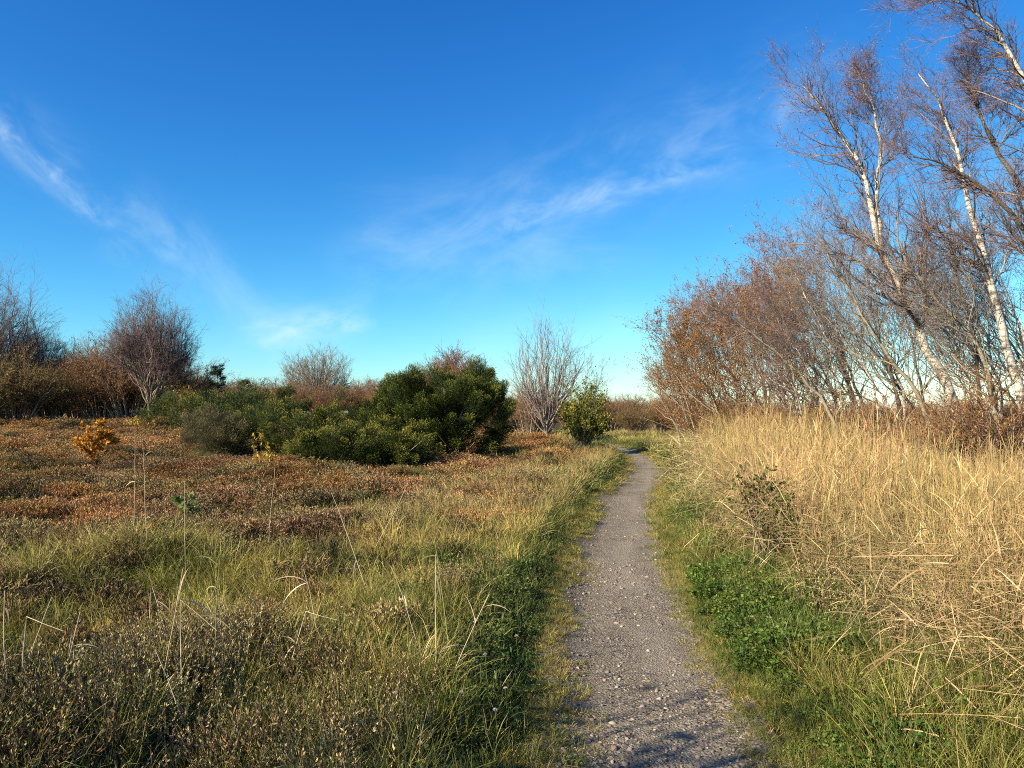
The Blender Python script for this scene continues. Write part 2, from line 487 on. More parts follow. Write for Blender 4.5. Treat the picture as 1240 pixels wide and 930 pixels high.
# ------------------------------------------------------------------ stuff: instanced ground cover
def scatter(name, protos, x, y, tint, scale, dz=0.0, tilt=.12, idx=None, z=None, zpow=.35):
    n = len(x)
    zz = (H(x, y) if z is None else z) + dz
    me = bpy.data.meshes.new(name)
    me.vertices.add(n)
    me.vertices.foreach_set('co', np.stack([x, y, zz], -1).astype(np.float32).ravel())
    rot = np.stack([rng.normal(0, tilt, n), rng.normal(0, tilt, n), rng.uniform(0, 6.283, n)], -1)
    sca = np.repeat(np.broadcast_to(np.asarray(scale, float), (n,)).reshape(-1, 1), 3, 1)
    sca[:, 2] = np.where(sca[:, 2] > 1, sca[:, 2] ** zpow, sca[:, 2])
    sca = sca * rng.uniform(.85, 1.15, (n, 3))
    for nm, typ, dat in (('rot', 'FLOAT_VECTOR', rot), ('sca', 'FLOAT_VECTOR', sca), ('tint', 'FLOAT_VECTOR', tint)):
        a = me.attributes.new(nm, typ, 'POINT'); a.data.foreach_set('vector', np.asarray(dat, np.float32).ravel())
    a = me.attributes.new('pick', 'INT', 'POINT')
    a.data.foreach_set('value', (rng.integers(0, len(protos), n) if idx is None else idx).astype(np.int32))
    o = bpy.data.objects.new(name, me); col.objects.link(o)
    src = bpy.data.collections.new(name + '_source')          # never linked to the scene
    for i, pm in enumerate(protos):
        src.objects.link(bpy.data.objects.new('%s_tuft_%02d' % (name, i), pm))
    ng = bpy.data.node_groups.new(name + '_scatter', 'GeometryNodeTree')
    ng.interface.new_socket('Geometry', in_out='INPUT', socket_type='NodeSocketGeometry')
    ng.interface.new_socket('Geometry', in_out='OUTPUT', socket_type='NodeSocketGeometry')
    nn = ng.nodes; ll = ng.links
    gi_ = nn.new('NodeGroupInput'); go = nn.new('NodeGroupOutput')
    m2p = nn.new('GeometryNodeMeshToPoints')
    iop = nn.new('GeometryNodeInstanceOnPoints')
    ci = nn.new('GeometryNodeCollectionInfo'); ci.inputs['Collection'].default_value = src
    ci.inputs['Separate Children'].default_value = True; ci.inputs['Reset Children'].default_value = True

    def na(nm, t):
        q = nn.new('GeometryNodeInputNamedAttribute'); q.data_type = t; q.inputs[0].default_value = nm; return q.outputs[0]
    e2r = nn.new('FunctionNodeEulerToRotation')
    ll.new(na('rot', 'FLOAT_VECTOR'), e2r.inputs[0])
    ll.new(gi_.outputs[0], m2p.inputs[0]); ll.new(m2p.outputs[0], iop.inputs['Points'])
    ll.new(ci.outputs[0], iop.inputs['Instance']); iop.inputs['Pick Instance'].default_value = True
    ll.new(na('pick', 'INT'), iop.inputs['Instance Index'])
    ll.new(e2r.outputs[0], iop.inputs['Rotation']); ll.new(na('sca', 'FLOAT_VECTOR'), iop.inputs['Scale'])
    ll.new(iop.outputs[0], go.inputs[0])
    md = o.modifiers.new('scatter', 'NODES'); md.node_group = ng
    return tag(o, kind='stuff')


M_HEATHER = mat_tint('heather_sprig', (.3, .28, .26), (1.9, 1.85, 1.8), .12, .8, .1)
M_GRASS = mat_tint('grass_blade', (.35, .38, .35), (1.75, 1.65, 1.45), .35, .5, .3, other=(.50, .38, .19), other_at=.88)
M_MYRTLE = mat_tint('bog_myrtle_leaf', (.22, .24, .2), (1.85, 1.8, 1.6), .15, .6, .15, other=(.09, .055, .03), other_at=.93)
M_WEED = mat_tint('weed_leaf', (.4, .45, .4), (1.6, 1.5, 1.3), .25, .5, .25)
M_REED = mat_tint('reed_straw', (.5, .46, .4), (1.3, 1.3, 1.25), .25, .5, .3, other=(.13, .15, .04), other_at=.9)
M_STONE = mat_tint('path_stone', (.6, .6, .6), (1.3, 1.3, 1.3), 0, .8, .3)


def curl(n, base, d0, Ln, npt, droop, wob=.0):
    """(n,npt,3) polylines leaving base along d0 and bending down"""
    P = [base]; d = nrm(d0); st = (np.broadcast_to(Ln, (n,)) / (npt - 1))[:, None]
    dr = np.broadcast_to(droop, (n,))
    for i in range(npt - 1):
        P.append(P[-1] + d * st)
        d = d + rng.normal(0, wob, (n, 3)) if wob else d.copy()
        d[:, 2] -= dr * (i + 1) / npt
        d = nrm(d)
    return np.stack(P, 1)


def discs(n, r):
    a = rng.uniform(0, 6.283, n); q = r * np.sqrt(rng.uniform(0, 1, n))
    return np.stack([q * np.cos(a), q * np.sin(a), np.zeros(n)], -1)


def updir(n, spread):
    return nrm(np.concatenate([rng.normal(0, spread, (n, 2)), np.ones((n, 1))], 1))


def p_grass(n, r, h, w, spread, droop, npt=5, litter=0):
    mb = MB(); b = discs(n, r); d = updir(n, spread) + b / max(r, .01) * .18
    Ln = h * rng.uniform(.45, 1.1, n)
    P = curl(n, b, d, Ln, npt, droop * rng.uniform(.3, 1.5, n), .03)
    ww = w * rng.uniform(.6, 1.3, (n, 1)) * np.array([[.8, 1, .9, .6, .12]])[:, :npt]
    ribbons(mb, P, ww, np.cross(d, rdir(n)), rng.uniform(0, 1, n))
    return mb.mesh('grass_tuft', M_GRASS)


def p_heather(n, r, h):
    mb = MB(); b = discs(n, r * .5); d = updir(n, .42) + b / r * .6
    Ln = h * rng.uniform(.6, 1.1, n); Ln *= (1 - .35 * (np.linalg.norm(b, axis=1) / r))
    P = curl(n, b, d, Ln, 4, -.05, .12)
    ribbons(mb, P, .0022, np.cross(d, rdir(n)), .0)
    m = 16
    for k in range(m):                                   # small sprigs up the twig
        t = rng.uniform(.35, 1, n) * 2.999; i = np.floor(t).astype(int); f = (t - i)[:, None]
        ar = np.arange(n); p = P[ar, i] * (1 - f) + P[ar, i + 1] * f
        dd = nrm(P[ar, i + 1] - P[ar, i]) * .8 + rdir(n) * .6
        kites(mb, p, dd, rng.uniform(.02, .045, n), .004, np.clip(rng.normal(.35, .2, n) + .35 * (t / 3), 0, 1))
    return mb.mesh('heather_clump', M_HEATHER)


def p_myrtle(n, r, h, leaf=.02):
    mb = MB(); b = discs(n, r); d = updir(n, .3)
    Ln = h * rng.uniform(.5, 1.1, n)
    P = curl(n, b, d, Ln, 5, -.03, .1)
    ribbons(mb, P, .0018, np.cross(d, rdir(n)), .95)
    for k in range(26):
        t = rng.uniform(.3, 1, n) * 3.999; i = np.floor(t).astype(int); f = (t - i)[:, None]
        ar = np.arange(n); p = P[ar, i] * (1 - f) + P[ar, i + 1] * f
        dd = nrm(P[ar, i + 1] - P[ar, i]) * .7 + rdir(n) * .8
        dd = dd + nrm(P[ar, i + 1] - P[ar, i]) * .7
        kites(mb, p, dd, leaf * rng.uniform(.7, 1.5, n), leaf * .2, rng.uniform(0, .92, n))
    return mb.mesh('bog_myrtle_clump', M_MYRTLE)


def p_weed(n, r, h, leaf):
    mb = MB(); b = discs(n, r); d = updir(n, .4)
    Ln = h * rng.uniform(.4, 1.1, n)
    P = curl(n, b, d, Ln, 4, .1, .1)
    ribbons(mb, P, .0015, np.cross(d, rdir(n)), .2)
    for k in range(9):
        t = rng.uniform(.3, 1, n) * 2.999; i = np.floor(t).astype(int); f = (t - i)[:, None]
        ar = np.arange(n); p = P[ar, i] * (1 - f) + P[ar, i + 1] * f
        dd = rdir(n); dd[:, 2] = np.abs(dd[:, 2]) * .4 + .1
        kites(mb, p, dd, leaf * rng.uniform(.5, 1.3, n), leaf * rng.uniform(.25, .45, n), rng.uniform(0, 1, n))
    return mb.mesh('weed_clump', M_WEED)


def p_reed(n, r, h, broken=.25, leaves=5, lean=(-.10, .02)):
    mb = MB(); b = discs(n, r); d = updir(n, .09); d[:, 0] += lean[0]; d[:, 1] += lean[1]
    Ln = h * rng.uniform(.6, 1.08, n)
    P = curl(n, b, d, Ln, 7, .01, .012)
    br = rng.uniform(0, 1, n) < broken                    # snapped stems: the top part falls over
    for j in np.where(br)[0]:
        k = rng.integers(2, 6); dd = rdir(1)[0]; dd[2] = rng.uniform(-.5, .35); dd = nrm(dd)
        st = np.linalg.norm(P[j, 1] - P[j, 0])
        for q in range(k + 1, 7): P[j, q] = P[j, q - 1] + dd * st
    tubes(mb, P, np.linspace(.0027, .0014, 7)[None] * rng.uniform(.7, 1.2, (n, 1)), 3, rng.uniform(.45, .88, n))
    for k in range(leaves):
        t = rng.uniform(.12, .97, n) * 5.999; i = np.floor(t).astype(int); f = (t - i)[:, None]
        ar = np.arange(n); p = P[ar, i] * (1 - f) + P[ar, i + 1] * f
        dd = nrm(P[ar, i + 1] - P[ar, i]) + rdir(n) * .5; dd[:, 0] -= .2
        m = curl(n, p, dd, rng.uniform(.12, .32, n), 5, rng.uniform(.1, .6, n), .04)
        ribbons(mb, m, rng.uniform(.002, .005, (n, 1)) * np.array([[.5, 1, .9, .6, .1]]), np.cross(dd, rdir(n)), rng.uniform(0, 1, n))
    return mb.mesh('reed_clump', M_REED)


def p_tangle(n, r, h):
    """old stems lying criss-cross"""
    mb = MB(); b = discs(n, r); b[:, 2] = rng.uniform(.02, h, n)
    d = rdir(n); d[:, 2] *= .45
    P = curl(n, b, d, rng.uniform(.2, .6, n), 5, .03, .02)
    tubes(mb, P, .0016, 3, rng.uniform(.2, .88, n))
    b = discs(n * 2, r); b[:, 2] = rng.uniform(.0, h, n * 2); d = rdir(n * 2)
    ribbons(mb, curl(n * 2, b, d, rng.uniform(.1, .35, n * 2), 5, .3, .08), .0035 * np.array([[.6, 1, .9, .6, .1]]), rdir(n * 2), rng.uniform(0, 1, n * 2))
    return mb.mesh('straw_tangle', M_REED)


def p_stone(seed):
    bm_ = __import__('bmesh').new()
    __import__('bmesh').ops.create_icosphere(bm_, subdivisions=2, radius=1)
    r = np.random.default_rng(seed)
    k = r.normal(size=(6, 3)); k /= np.linalg.norm(k, axis=1)[:, None]; lim = r.uniform(.55, .85, 6)
    vs = np.array([v.co[:] for v in bm_.verts])
    for kk, l in zip(k, lim):                             # chip facets off
        dd = vs @ kk; vs = vs - np.maximum(dd - l, 0)[:, None] * kk
    vs = vs * np.array([1, r.uniform(.6, .9), r.uniform(.35, .6)])
    t = np.array([[v.index for v in f.verts] for f in bm_.faces]); bm_.free()
    mb = MB(); mb.add(vs, t=t, var=r.uniform(0, 1, len(vs)) * .3 + .35)
    return mb.mesh('stone', M_STONE)


def in_view(x, y, m=1.0):
    return (y > 1.2) & (np.abs(x) < .72 * y + m)


def jgrid(x0, x1, y0, y1, sp):
    a, b = np.meshgrid(np.arange(x0, x1, sp), np.arange(y0, y1, sp))
    a = a.ravel() + rng.uniform(-.5, .5, a.size) * sp; b = b.ravel() + rng.uniform(-.5, .5, b.size) * sp
    k = in_view(a, b, 2.5)
    return a[k], b[k]


def bands(specs, x0f, x1f):
    """rings of falling density: (y0,y1,spacing)"""
    X, Y, S = [], [], []
    for y0, y1, sp in specs:
        a, b = jgrid(x0f(y1), x1f(y1), y0, y1, sp)
        X.append(a); Y.append(b); S.append(np.full(len(a), sp))
    return np.concatenate(X), np.concatenate(Y), np.concatenate(S)


def mixc(a, b, t):
    t = np.clip(np.asarray(t)[:, None], 0, 1)
    return np.asarray(a)[None] * (1 - t) + np.asarray(b)[None] * t


def jit(c, a=.18):
    n = len(c)
    return np.clip(c * np.exp(rng.normal(0, a, (n, 1))) * np.exp(rng.normal(0, a * .35, (n, 3))), 0, 1)


# ---- where things grow
def rustiness(x, y):
    """0..1: how much the heath is brown heather here"""
    far = smooth(7.5, 12, y + .15 * (-x)) * .62
    r = fbm(x / 2.4 + 5, y / 2.2, 51, 3)
    return np.clip(far + (r - .5) * 1.9 + smooth(-1, -6, x) * .2 + .1 - smooth(-4.2, -1.8, x - pathx(y)) * .45, 0, 1)


P_HEA = [p_heather(70, .22, .26) for _ in range(4)]
P_GRS = [p_grass(60, .10, .24, .0022, .35, .5) for _ in range(4)]
P_GRL = [p_grass(55, .08, .42, .0026, .28, .7) for _ in range(3)]
P_TUS = [p_grass(110, .10, .38, .0020, .5, .9) for _ in range(3)]
P_SHT = [p_grass(70, .09, .07, .0018, .6, .5) for _ in range(3)]
P_MYR = [p_myrtle(34, .15, .30, .0145) for _ in range(4)]
P_WEE = [p_weed(46, .12, .11, .019) for _ in range(4)]
P_NET = [p_weed(34, .13, .19, .026) for _ in range(3)]
P_FGR = [p_grass(90, .30, .26, .0045, .45, .6) for _ in range(3)]
P_REE = [p_reed(9, .14, 1.68, .18, 4) for _ in range(7)]
P_REF = [p_reed(12, .3, 1.5, .15, 6) for _ in range(3)]
P_TAN = [p_tangle(26, .35, .8) for _ in range(4)]
P_STO = [p_stone(i) for i in range(6)]

specs = [(1.2, 6, .15), (6, 12, .20), (12, 24, .32), (24, 45, .6), (45, 75, 1.1)]
xl = lambda y: -.75 * y - 3
xr = lambda y: .75 * y + 3

# heather
x, y, sp = bands(specs, xl, lambda y: 6)
s = x - pathx(y); ru = rustiness(x, y)
def clear_of_bushes(x, y):
    ok = np.ones(len(x), bool)
    for bx_, by_, ra_ in ((-2.5, 28, 2.1), (-8, 25, 1.3), (-6.3, 24, 1.4), (-4.7, 22.8, 1.2), (-3.7, 24.2, .9), (-5.6, 27.5, 1.7), (-9.4, 24.5, .9), (-5.0, 21.9, .9), (-3.3, 22, .8)):
        ok &= np.hypot(x - bx_, y - by_) > ra_
    return ok


k = (s < -1.5) & clear_of_bushes(x, y) & (rng.uniform(0, 1, len(x)) < np.where(y < 45, .18 + .8 * smooth(.25, .6, ru), .9))
x, y, sp, ru = x[k], y[k], sp[k], ru[k]
c = mixc((.14, .115, .045), (.27, .142, .052), smooth(.2, .7, ru) * .75 + .35 * (vnoise(x / 1.1, y / 1.1, 77) - .3))
c = c * (0.6 + .9 * vnoise(x / 1.3, y / 1.3, 99)[:, None])
tan_ = smooth(.55, .8, vnoise(x / .9 + 7, y / .9, 171))[:, None] * .6
c = c * (1 - tan_) + np.array([[.24, .19, .09]]) * tan_
pu = smooth(.5, .75, fbm(x / 1.7 + 40, y / 1.7, 191, 2))[:, None] * .35
c = c * (1 - pu) + np.array([[.155, .10, .078]]) * pu
dk = smooth(.62, .8, fbm(x / 1.3 + 20, y / 1.3, 141, 2))[:, None]
c = c * (1 - dk) + np.array([[.05, .042, .024]]) * dk
scatter('heather', P_HEA, x, y, jit(c), rng.uniform(.6, 1.45, len(x)) * np.where(sp < .3, sp / .17, sp / .24), dz=-.03)

# grass of the heath
x, y, sp = bands([(1.2, 6, .11), (6, 12, .17), (12, 24, .3), (24, 45, .7)], xl, lambda y: 6)
s = x - pathx(y); ru = rustiness(x, y)
g = vnoise(x / 1.5, y / 1.5, 123)
gap = smooth(.2, .42, vnoise(x / .33, y / .33, 151))
k = (s < -1.1) & (rng.uniform(0, 1, len(x)) < gap * (1 - .82 * smooth(.3, .65, ru)) * (.45 + .55 * g))
x, y, sp, ru, s, g = x[k], y[k], sp[k], ru[k], s[k], g[k]
yel = np.clip(smooth(-4.2, -1.6, s) * smooth(5, 12, y) * .9 + (vnoise(x / .8, y / .8, 7) - .42) * 1.6, 0, 1)
c = mixc((.16, .165, .028), (.50, .40, .12), yel)
nearp = sp < .25
scatter('heath_grass', P_GRS + P_TUS + P_FGR, x, y, jit(c), np.where(sp < .14, 1, np.where(nearp, 1.15, np.where(sp < .5, 1.0, 1.9))) * (.6 + .5 * g), dz=-.02,
        idx=np.where(nearp, rng.integers(0, 7, len(x)), rng.integers(7, 10, len(x))))

# tall pale grass beside the verge further on
x, y, sp = bands([(8, 16, .22), (16, 30, .4)], lambda y: -6, lambda y: 6)
s = x - pathx(y)
k = (s > -3.6) & (s < -1.1) & (rng.uniform(0, 1, len(x)) < .55 * smooth(8, 12, y) + .1)
x, y, sp = x[k], y[k], sp[k]
scatter('pale_grass', P_GRL, x, y, jit(np.tile((.44, .34, .13), (len(x), 1))), np.where(sp < .3, 1, 1.6), dz=-.02)

# bog myrtle with small grey leaves
x, y, sp = bands([(1.2, 6, .17), (6, 13, .25), (13, 22, .45)], xl, xr)
s = x - pathx(y); m = fbm(x / 1.7 + 9, y / 1.4, 61, 2)
left = (s < -1.3) & (m > .53)
right = (s > 1.2) & (s < 2.4) & (m > .58) & (y < 14) & (y > 5.2)
k = (left | right) & (rng.uniform(0, 1, len(x)) < .8 * (1 - smooth(9, 20, y)) + .05)
x, y, sp, s, m = x[k], y[k], sp[k], s[k], m[k]
c = mixc((.21, .185, .085), (.36, .29, .17), vnoise(x / 1.1, y / 1.1, 15) * 1.2)
scatter('bog_myrtle', P_MYR, x, y, jit(c), np.where(sp < .2, 1, sp / .2) * (.7 + .6 * rng.uniform(0, 1, len(x))), dz=-.02)

# dark green verge on the left, bright weeds on the right
x, y, sp = bands([(1.2, 8, .075), (8, 16, .13), (16, 40, .28)], lambda y: -2.5, lambda y: 8)
s = x - pathx(y); nz = fbm(x / .9, y / .9, 71, 2)
left = (s < -.62 - .25 * (nz - .5)) & (s > -1.75 - .5 * (nz - .5))
right = (s > .48 + .25 * (nz - .5)) & (s < 1.25 + 1.6 * (nz - .5)) & ((y > 4.5) | (s < .9) | (nz > .62))
k = (left | right) & ((y < 14) | (np.abs(s) > .9)) & (rng.uniform(0, 1, len(x)) < np.where(s < 0, .62, .45 + .4 * smooth(.4, .6, nz)))
x, y, sp, s, nz = x[k], y[k], sp[k], s[k], nz[k]
c = np.where((s < 0)[:, None], mixc((.045, .085, .02), (.095, .12, .028), vnoise(x / .7, y / .7, 5)), mixc((.06, .125, .022), (.16, .18, .035), vnoise(x / .6, y / .6, 6)))
es = np.clip((np.abs(s) - .5) / .55, .3, 1)
scatter('weeds', P_WEE + P_NET, x, y, jit(c), np.where(sp < .1, 1, sp / .1 * .85) * (.6 + .6 * nz) * es, dz=-.01)

x, y, sp = bands([(1.2, 8, .10), (8, 16, .18), (16, 45, .36)], lambda y: -3, lambda y: 9)
s = x - pathx(y); nz = fbm(x / .8 + 3, y / .8, 81, 2)
k = ((s < -.6) | (s > .50)) & (np.abs(s) < 2.3) & ((y < 14) | (np.abs(s) > .82)) & (rng.uniform(0, 1, len(x)) < np.where(s > 0, .75, .5))
x, y, sp, s, nz = x[k], y[k], sp[k], s[k], nz[k]
c = mixc((.09, .135, .028), (.30, .27, .07), (nz - .35) * 1.6 + .25 * smooth(1.2, 2.2, np.abs(s)))
es = np.clip((np.abs(s) - .5) / .5, .4, 1)
scatter('verge_grass', P_GRS, x, y, jit(c), np.where(sp < .12, 1, sp / .12 * .8) * (.7 + .5 * nz) * es, dz=-.01)

# short mossy grass creeping on to the path
x, y, sp = bands([(1.2, 9, .055), (9, 18, .11), (18, 40, .25)], lambda y: -1, lambda y: 8)
s = x - pathx(y); nz = fbm(x / .45, y / .8, 91, 3)
pr = smooth(-.24, -.58, s) * smooth(.44, .64, nz + .14 * smooth(-.4, -.65, s)) + smooth(.30, .48, s) * .8 + smooth(-.56, -.66, s) * .6
k = (s < .9) & (s > -.95) & (rng.uniform(0, 1, len(x)) < pr)
x, y, sp, nz = x[k], y[k], sp[k], nz[k]
c = mixc((.12, .155, .03), (.28, .235, .055), vnoise(x / .3, y / .3, 8) * 1.2)
scatter('short_grass', P_SHT, x, y, jit(c), np.where(sp < .06, .75, sp / .08) * rng.uniform(.5, 1.1, len(x)), dz=-.004)

# a bright leafy patch bulging from the right verge
x, y = jgrid(1.2, 3.8, 4.5, 8.2, .065); s = x - pathx(y)
k = (s > .62) & (s < 1.75 + .4 * (vnoise(x / .5, y / .5, 19) - .5)) & (rng.uniform(0, 1, len(x)) < .85 * smooth(8.2, 6.4, y) * smooth(4.7, 5.2, y) * smooth(.25, .55, fbm(x / .45, y / .45, 211, 2)) * smooth(.6, .85, s) * smooth(2.0, 1.3, s))
x, y = x[k], y[k]
c = mixc((.05, .10, .017), (.125, .165, .032), vnoise(x / .35, y / .35, 29))
scatter('leafy_ground_cover', P_NET + P_WEE, x, y, jit(c, .22), rng.uniform(.7, 1.15, len(x)) * (.75 + .5 * vnoise(x / .5, y / .5, 39)), dz=0)

# lush grass tufts at the lower right
x, y, sp = bands([(1.2, 5.2, .11)], lambda y: 1.2, lambda y: 8)
s = x - pathx(y)
k = (s > .95) & (y < 4.9 + .5 * (vnoise(x, y, 3) - .5)) & (rng.uniform(0, 1, len(x)) < .75)
x, y = x[k], y[k]
c = mixc((.10, .15, .028), (.26, .23, .055), vnoise(x / .5, y / .5, 12) * 1.1)
scatter('long_grass', P_GRL + P_TUS, x, y, jit(c), rng.uniform(.6, 1.0, len(x)), dz=-.02)

# reed bed
def reed_edge(y):
    return 1.32 + .50 * smooth(8.6, 6.8, y) - .15 * smooth(5.0, 4.2, y) + .45 * (vnoise(y * 0 + 3, y / 1.7, 44) - .5)


x, y, sp = bands([(3.9, 9, .21), (9, 16, .27), (16, 26, .45)], lambda y: 1.5, xr)
s = x - pathx(y)
e = reed_edge(y)
k = (s > e) & (s < 13) & (rng.uniform(0, 1, len(x)) < .25 + .75 * smooth(e, e + .9, s)) & ~((y > 20) & (s > 7))
x, y, sp, s = x[k], y[k], sp[k], s[k]
olive = smooth(.45, .75, fbm(x / 2.2, y / 2.2, 33, 2) + .12 * smooth(9, 14, y))
c = mixc((.68, .47, .22), (.38, .30, .11), olive * .8)
br_ = smooth(.55, .8, fbm(x / .8, y / .8, 181, 2))[:, None] * .7
c = c * (1 - br_) + np.array([[.36, .235, .11]]) * br_
c = c * (.7 + .5 * vnoise(x / .7, y / .7, 131))[:, None]
hs_ = (1 - .13 * smooth(.36, .58, x / y)) * (.80 + .25 * smooth(e[k], e[k] + 1.6, s)) * (.86 + .22 * vnoise(x / 1.6, y / 1.6, 55)) * (1 - .34 * smooth(2.0, 5.0, s) * smooth(22, 12, y))
scatter('reeds', P_REE, x, y, jit(c, .14), hs_, dz=-.03, tilt=.07)
x, y, sp = bands([(3.7, 9, .34), (9, 16, .5), (16, 24, .9)], lambda y: 1.5, xr)
s = x - pathx(y)
k = (s > reed_edge(y) - .35) & (s < 12)
x, y, sp = x[k], y[k], sp[k]
c = mixc((.54, .42, .22), (.34, .27, .12), vnoise(x / .8, y / .8, 14))
scatter('reed_straw_litter', P_TAN, x, y, jit(c), np.where(sp < .4, 1, sp / .42), dz=.0, tilt=.2)

# golden grass and lower reeds along the far bend of the path
x, y, sp = bands([(16, 30, .42), (30, 60, .8)], lambda y: -6, xr)
s = x - pathx(y)
k = (np.abs(s) > 1.15) & (s < 9) & (s > -3) & (rng.uniform(0, 1, len(x)) < .8) & ~((y < 27) & (s > 2.2))
x, y, sp = x[k], y[k], sp[k]
c = mixc((.46, .35, .12), (.24, .23, .06), vnoise(x / 1.6, y / 1.6, 24))
scatter('golden_grass', P_FGR, x, y, jit(c), np.where(sp < .5, 1.1, 2.1), dz=-.02, zpow=.8)

# stones on the path
x, y = [], []
for y0, y1, sp in ((1.5, 5.5, .03), (5.5, 9, .045), (9, 15, .09)):
    a, b = jgrid(-1.2, 3, y0, y1, sp); x.append(a); y.append(b)
x = np.concatenate(x); y = np.concatenate(y); s = x - pathx(y)
nz = fbm(x / .5, y / .9, 41, 3)
k = (s > -.58) & (s < .48) & (rng.uniform(0, 1, len(x)) < .25 + 1.1 * smooth(.42, .68, nz)) & (rng.uniform(0, 1, len(x)) < np.where(y < 6, .9, .7))
x, y = x[k], y[k]
n = len(x)
r_ = np.clip(rng.lognormal(math.log(.0072), .55, n), .003, .022) * np.where(y > 6, 1.2, 1)
c = mixc((.13, .10, .07), (.37, .31, .235), rng.uniform(0, 1, n) ** 1.6)
scatter('gravel', P_STO, x, y, jit(c, .2), r_, dz=.008, tilt=.3, z=H(x, y))

# bits of straw and dead leaves dropped on the path
n = 420
yl = 1.8 + 14 * rng.uniform(0, 1, n) ** 1.6; sl = rng.choice([-1, 1], n) * (.52 - np.abs(rng.normal(0, .22, n))); xl_ = pathx(yl) + sl
mb = MB(); q0 = np.stack([xl_, yl, H(xl_, yl) + .016], -1); dd = rdir(n); dd[:, 2] *= .08
kites(mb, q0, dd, rng.uniform(.012, .035, n), rng.uniform(.003, .009, n), rng.uniform(0, 1, n))
dd = rdir(160); dd[:, 2] = 0
ribbons(mb, curl(160, q0[:160], dd, rng.uniform(.04, .16, 160), 3, 0, .12), .0012, np.tile((.3, .6, .1), (160, 1)), rng.uniform(.5, 1, 160))
tag(mb.build('leaf_litter', mat_var('dead_leaf', [(0, (.10, .06, .03)), (1, (.45, .34, .18))])), kind='stuff')

# ------------------------------------------------------------------ trees and bushes
def at(px, py, d):
    """a point of the place at distance d ahead, seen in the photograph at px, py"""
    return np.array([(px - 620) / F * d, d, CAM_Z + (500 - py) / F * d])


def ground_at(px, d):
    x = (px - 620) / F * d
    return (x, d, float(H(x, d)))


def resample(P, n):
    P = np.asarray(P, float)
    d = np.concatenate([[0], np.cumsum(np.linalg.norm(np.diff(P, axis=0), axis=1))])
    # smooth through the given points
    t = np.linspace(0, d[-1], 60)
    Q = np.stack([np.interp(t, d, P[:, i]) for i in range(3)], 1)
    k = np.hanning(11); k /= k.sum()
    Q2 = np.stack([np.convolve(np.pad(Q[:, i], 5, mode='reflect', reflect_type='odd'), k, 'valid') for i in range(3)], 1)
    t2 = np.linspace(0, 59, n)
    return np.stack([np.interp(t2, np.arange(60), Q2[:, i]) for i in range(3)], 1)


def grow(P, Rd, cnt, t0, t1, ang, lf, n, r, up=.1, bias=(0, 0, 0), wob=.1, rf=.6, rmin=.0015, tpow=1.0):
    """children of every chain of P; lf(t, parent length) gives their lengths"""
    M, m, _ = P.shape
    ix = np.repeat(np.arange(M), cnt); K = len(ix)
    t = t0 + (t1 - t0) * r.uniform(0, 1, K) ** tpow
    f = t * (m - 1.001); i = np.floor(f).astype(int); fr = (f - i)[:, None]
    pos = P[ix, i] * (1 - fr) + P[ix, i + 1] * fr
    d = nrm(P[ix, i + 1] - P[ix, i])
    rr = Rd[ix, i] * (1 - fr[:, 0]) + Rd[ix, i + 1] * fr[:, 0]
    pl = np.linalg.norm(np.diff(P, axis=1), axis=2).sum(1)[ix]
    pp = nrm(np.cross(d, rdir(K, r)))
    a = np.radians(r.uniform(ang[0], ang[1], K))[:, None]
    dd = nrm(np.cos(a) * d + np.sin(a) * pp)
    Ln = lf(t, pl) * r.uniform(.65, 1.25, K)
    st = (Ln / (n - 1))[:, None]
    pts = [pos]; b = np.asarray(bias, float)
    for q in range(n - 1):
        pts.append(pts[-1] + dd * st)
        dd = nrm(dd + np.array([0, 0, up]) + b + r.normal(0, wob, (K, 3)))
    r0 = np.maximum(rr * rf, rmin)
    rad = r0[:, None] * np.linspace(1, .3, n)[None]
    return np.stack(pts, 1), np.maximum(rad, rmin * .6), t


def empty(name, loc):
    o = bpy.data.objects.new(name, None); col.objects.link(o); o.location = loc
    o.empty_display_size = .3
    return o


